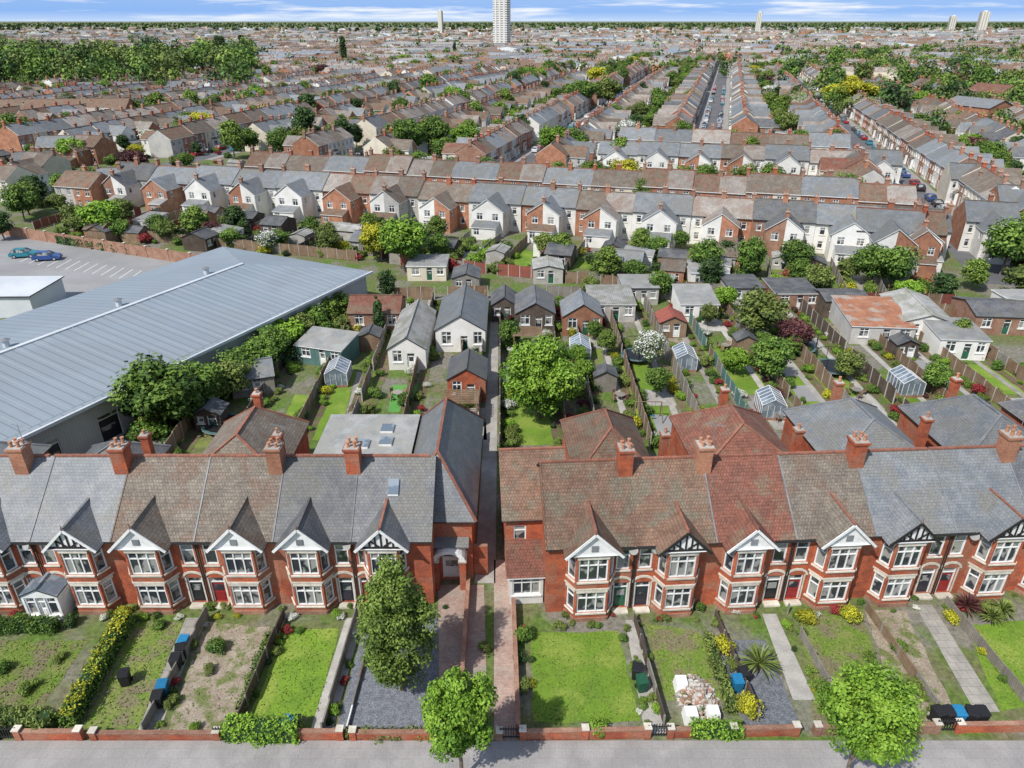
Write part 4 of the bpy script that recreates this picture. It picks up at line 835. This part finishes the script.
for i in range(1700):
    D=520*math.exp(rr.random()**1.1*math.log(8)); X=rr.uniform(-.85,.85)*D; pts.append((X,D,rr.uniform(8,15)))
treemass('distant_trees',pts,['green','olive','dark','green'],60,2,.09)
pts=[]
for i in range(200): D=rr.uniform(400,800); px=rr.uniform(-80,255); X=(px-512)/FPX*(.89*D+16); pts.append((X,D,rr.uniform(13,25)))
for i in range(270): D=rr.uniform(300,900); px=rr.uniform(775,1120); X=(px-512)/FPX*(.89*D+16); pts.append((X,D,rr.uniform(8,17)))
for i in range(90): D=rr.uniform(230,420); px=rr.uniform(925,1090); X=(px-512)/FPX*(.89*D+16); pts.append((X,D,rr.uniform(6,12)))
treemass('woodland',pts,['green','dark','olive','dark','fresh','green','olive','green'] ,430,4,.05)
pts=[(rr.uniform(-1,1)*D*.85,D,rr.uniform(11,20)) for D in [2500+7500*rr.random()**.8 for _ in range(3500)]]
treemass('horizon_trees',pts,['dark','olive','green','dark'],16,5,.3)
def tower(px,D,w,H,m='render_cream'):
    X=(px-512)/FPX*(D*math.cos(PITCH)+16); g=Grp('tower_block'); n=int(H/2.8)
    g['core'].box(-w/2+.6,w/2-.6,-w/2+.6,w/2-.6,0,H,'render_grey')
    for i in range(n): g['floors'].box(-w/2,w/2,-w/2,w/2,i*2.8,i*2.8+1.3,m)
    for s in(-1,0,1): g['fins'].box(s*w*.3-1.2,s*w*.3+1.2,-w/2-.3,-w/2-.003,0,H,'render_white')
    g['plant_room'].box(-w/5,w/5,-w/5,w/5,H,H+4,'render_white'); g.done((X,D,0),AN)
tower(502,1100,20,64,'render_white'); tower(980,2600,26,62); tower(757,2400,16,58); tower(441,2600,14,64); tower(950,2900,22,50)
# ---------------- grass tufts and weeds ---------------
PP=[];MM=[]
w8=dict(lawn=26,lawn_rough=34,soil=9,gravel_brown=7)
for P,m in TUFT:
    xs=[p[0] for p in P];ys=[p[1] for p in P]
    if min(ys)>40: continue
    x0,x1,y0,y1=max(min(xs),-34),min(max(xs),36),min(ys),max(ys)
    if x1<=x0: continue
    n=int((x1-x0)*(y1-y0)*w8[m])
    for _ in range(n):
        x=R.uniform(x0,x1);y=R.uniform(y0,y1); ins=False; j=len(P)-1
        for i in range(len(P)):
            if (P[i][1]>y)!=(P[j][1]>y) and x<(P[j][0]-P[i][0])*(y-P[i][1])/(P[j][1]-P[i][1])+P[i][0]: ins=not ins
            j=i
        if ins: PP.append((x,y,.03)); MM.append(R.choice([0,1,2,3,4,5]) if m!='lawn' else R.choice([1,2,4,4,1]))
rng=np.random.RandomState(8); PP=np.array(PP); NN=rng.normal(0,1,(len(PP),3))*[1,1,.5]
link('grass_tufts',leafmesh('grass_tufts',PP,NN,rng.uniform(.035,.10,len(PP)),MM,None,None,rng,['olive','lime']))
# ---------------- light ---------------
el=rad(50); az=rad(222)
sv=Vector((math.sin(az)*math.cos(el),math.cos(az)*math.cos(el),math.sin(el)))
ld=bpy.data.lights.new('sun','SUN'); ld.energy=4.5; ld.angle=rad(.8); ld.color=(1,.965,.91); lo=bpy.data.objects.new('sun',ld); C.objects.link(lo); lo.rotation_euler=sv.to_track_quat('Z','Y').to_euler()
w=bpy.data.worlds.new('World'); S.world=w; w.use_nodes=True; n=w.node_tree; bg=n.nodes['Background']
sk=node(n,'ShaderNodeTexSky',sky_type='NISHITA'); sk.sun_disc=False; sk.sun_elevation=el; sk.sun_rotation=az; sk.air_density=1; sk.dust_density=.6; sk.altitude=50
tc=node(n,'ShaderNodeTexCoord'); sp=node(n,'ShaderNodeSeparateXYZ'); n.links.new(tc.outputs['Generated'],sp.inputs[0])
lowf=maprange(n,sp.outputs[2],0.0,.22,.9,0); base=mixc(n,lowf,sk.outputs[0],(1.5,3.3,7.0))
mp=node(n,'ShaderNodeMapping'); mp.inputs['Scale'].default_value=(5,5,70); n.links.new(tc.outputs['Generated'],mp.inputs[0])
f=maprange(n,noise(n,mp.outputs[0],1.3,5,.6),.50,.66,0,.9)
hz=maprange(n,sp.outputs[2],0.0,.010,.6,0)
c1=mixc(n,f,base,(6.6,6.9,7.2)); c2=mixc(n,hz,c1,(5.2,6.0,6.9))
n.links.new(c2,bg.inputs[0]); bg.inputs[1].default_value=.14
S.view_settings.view_transform='Standard'; S.view_settings.look='None'; S.view_settings.exposure=0
print('objects',len(bpy.data.objects))
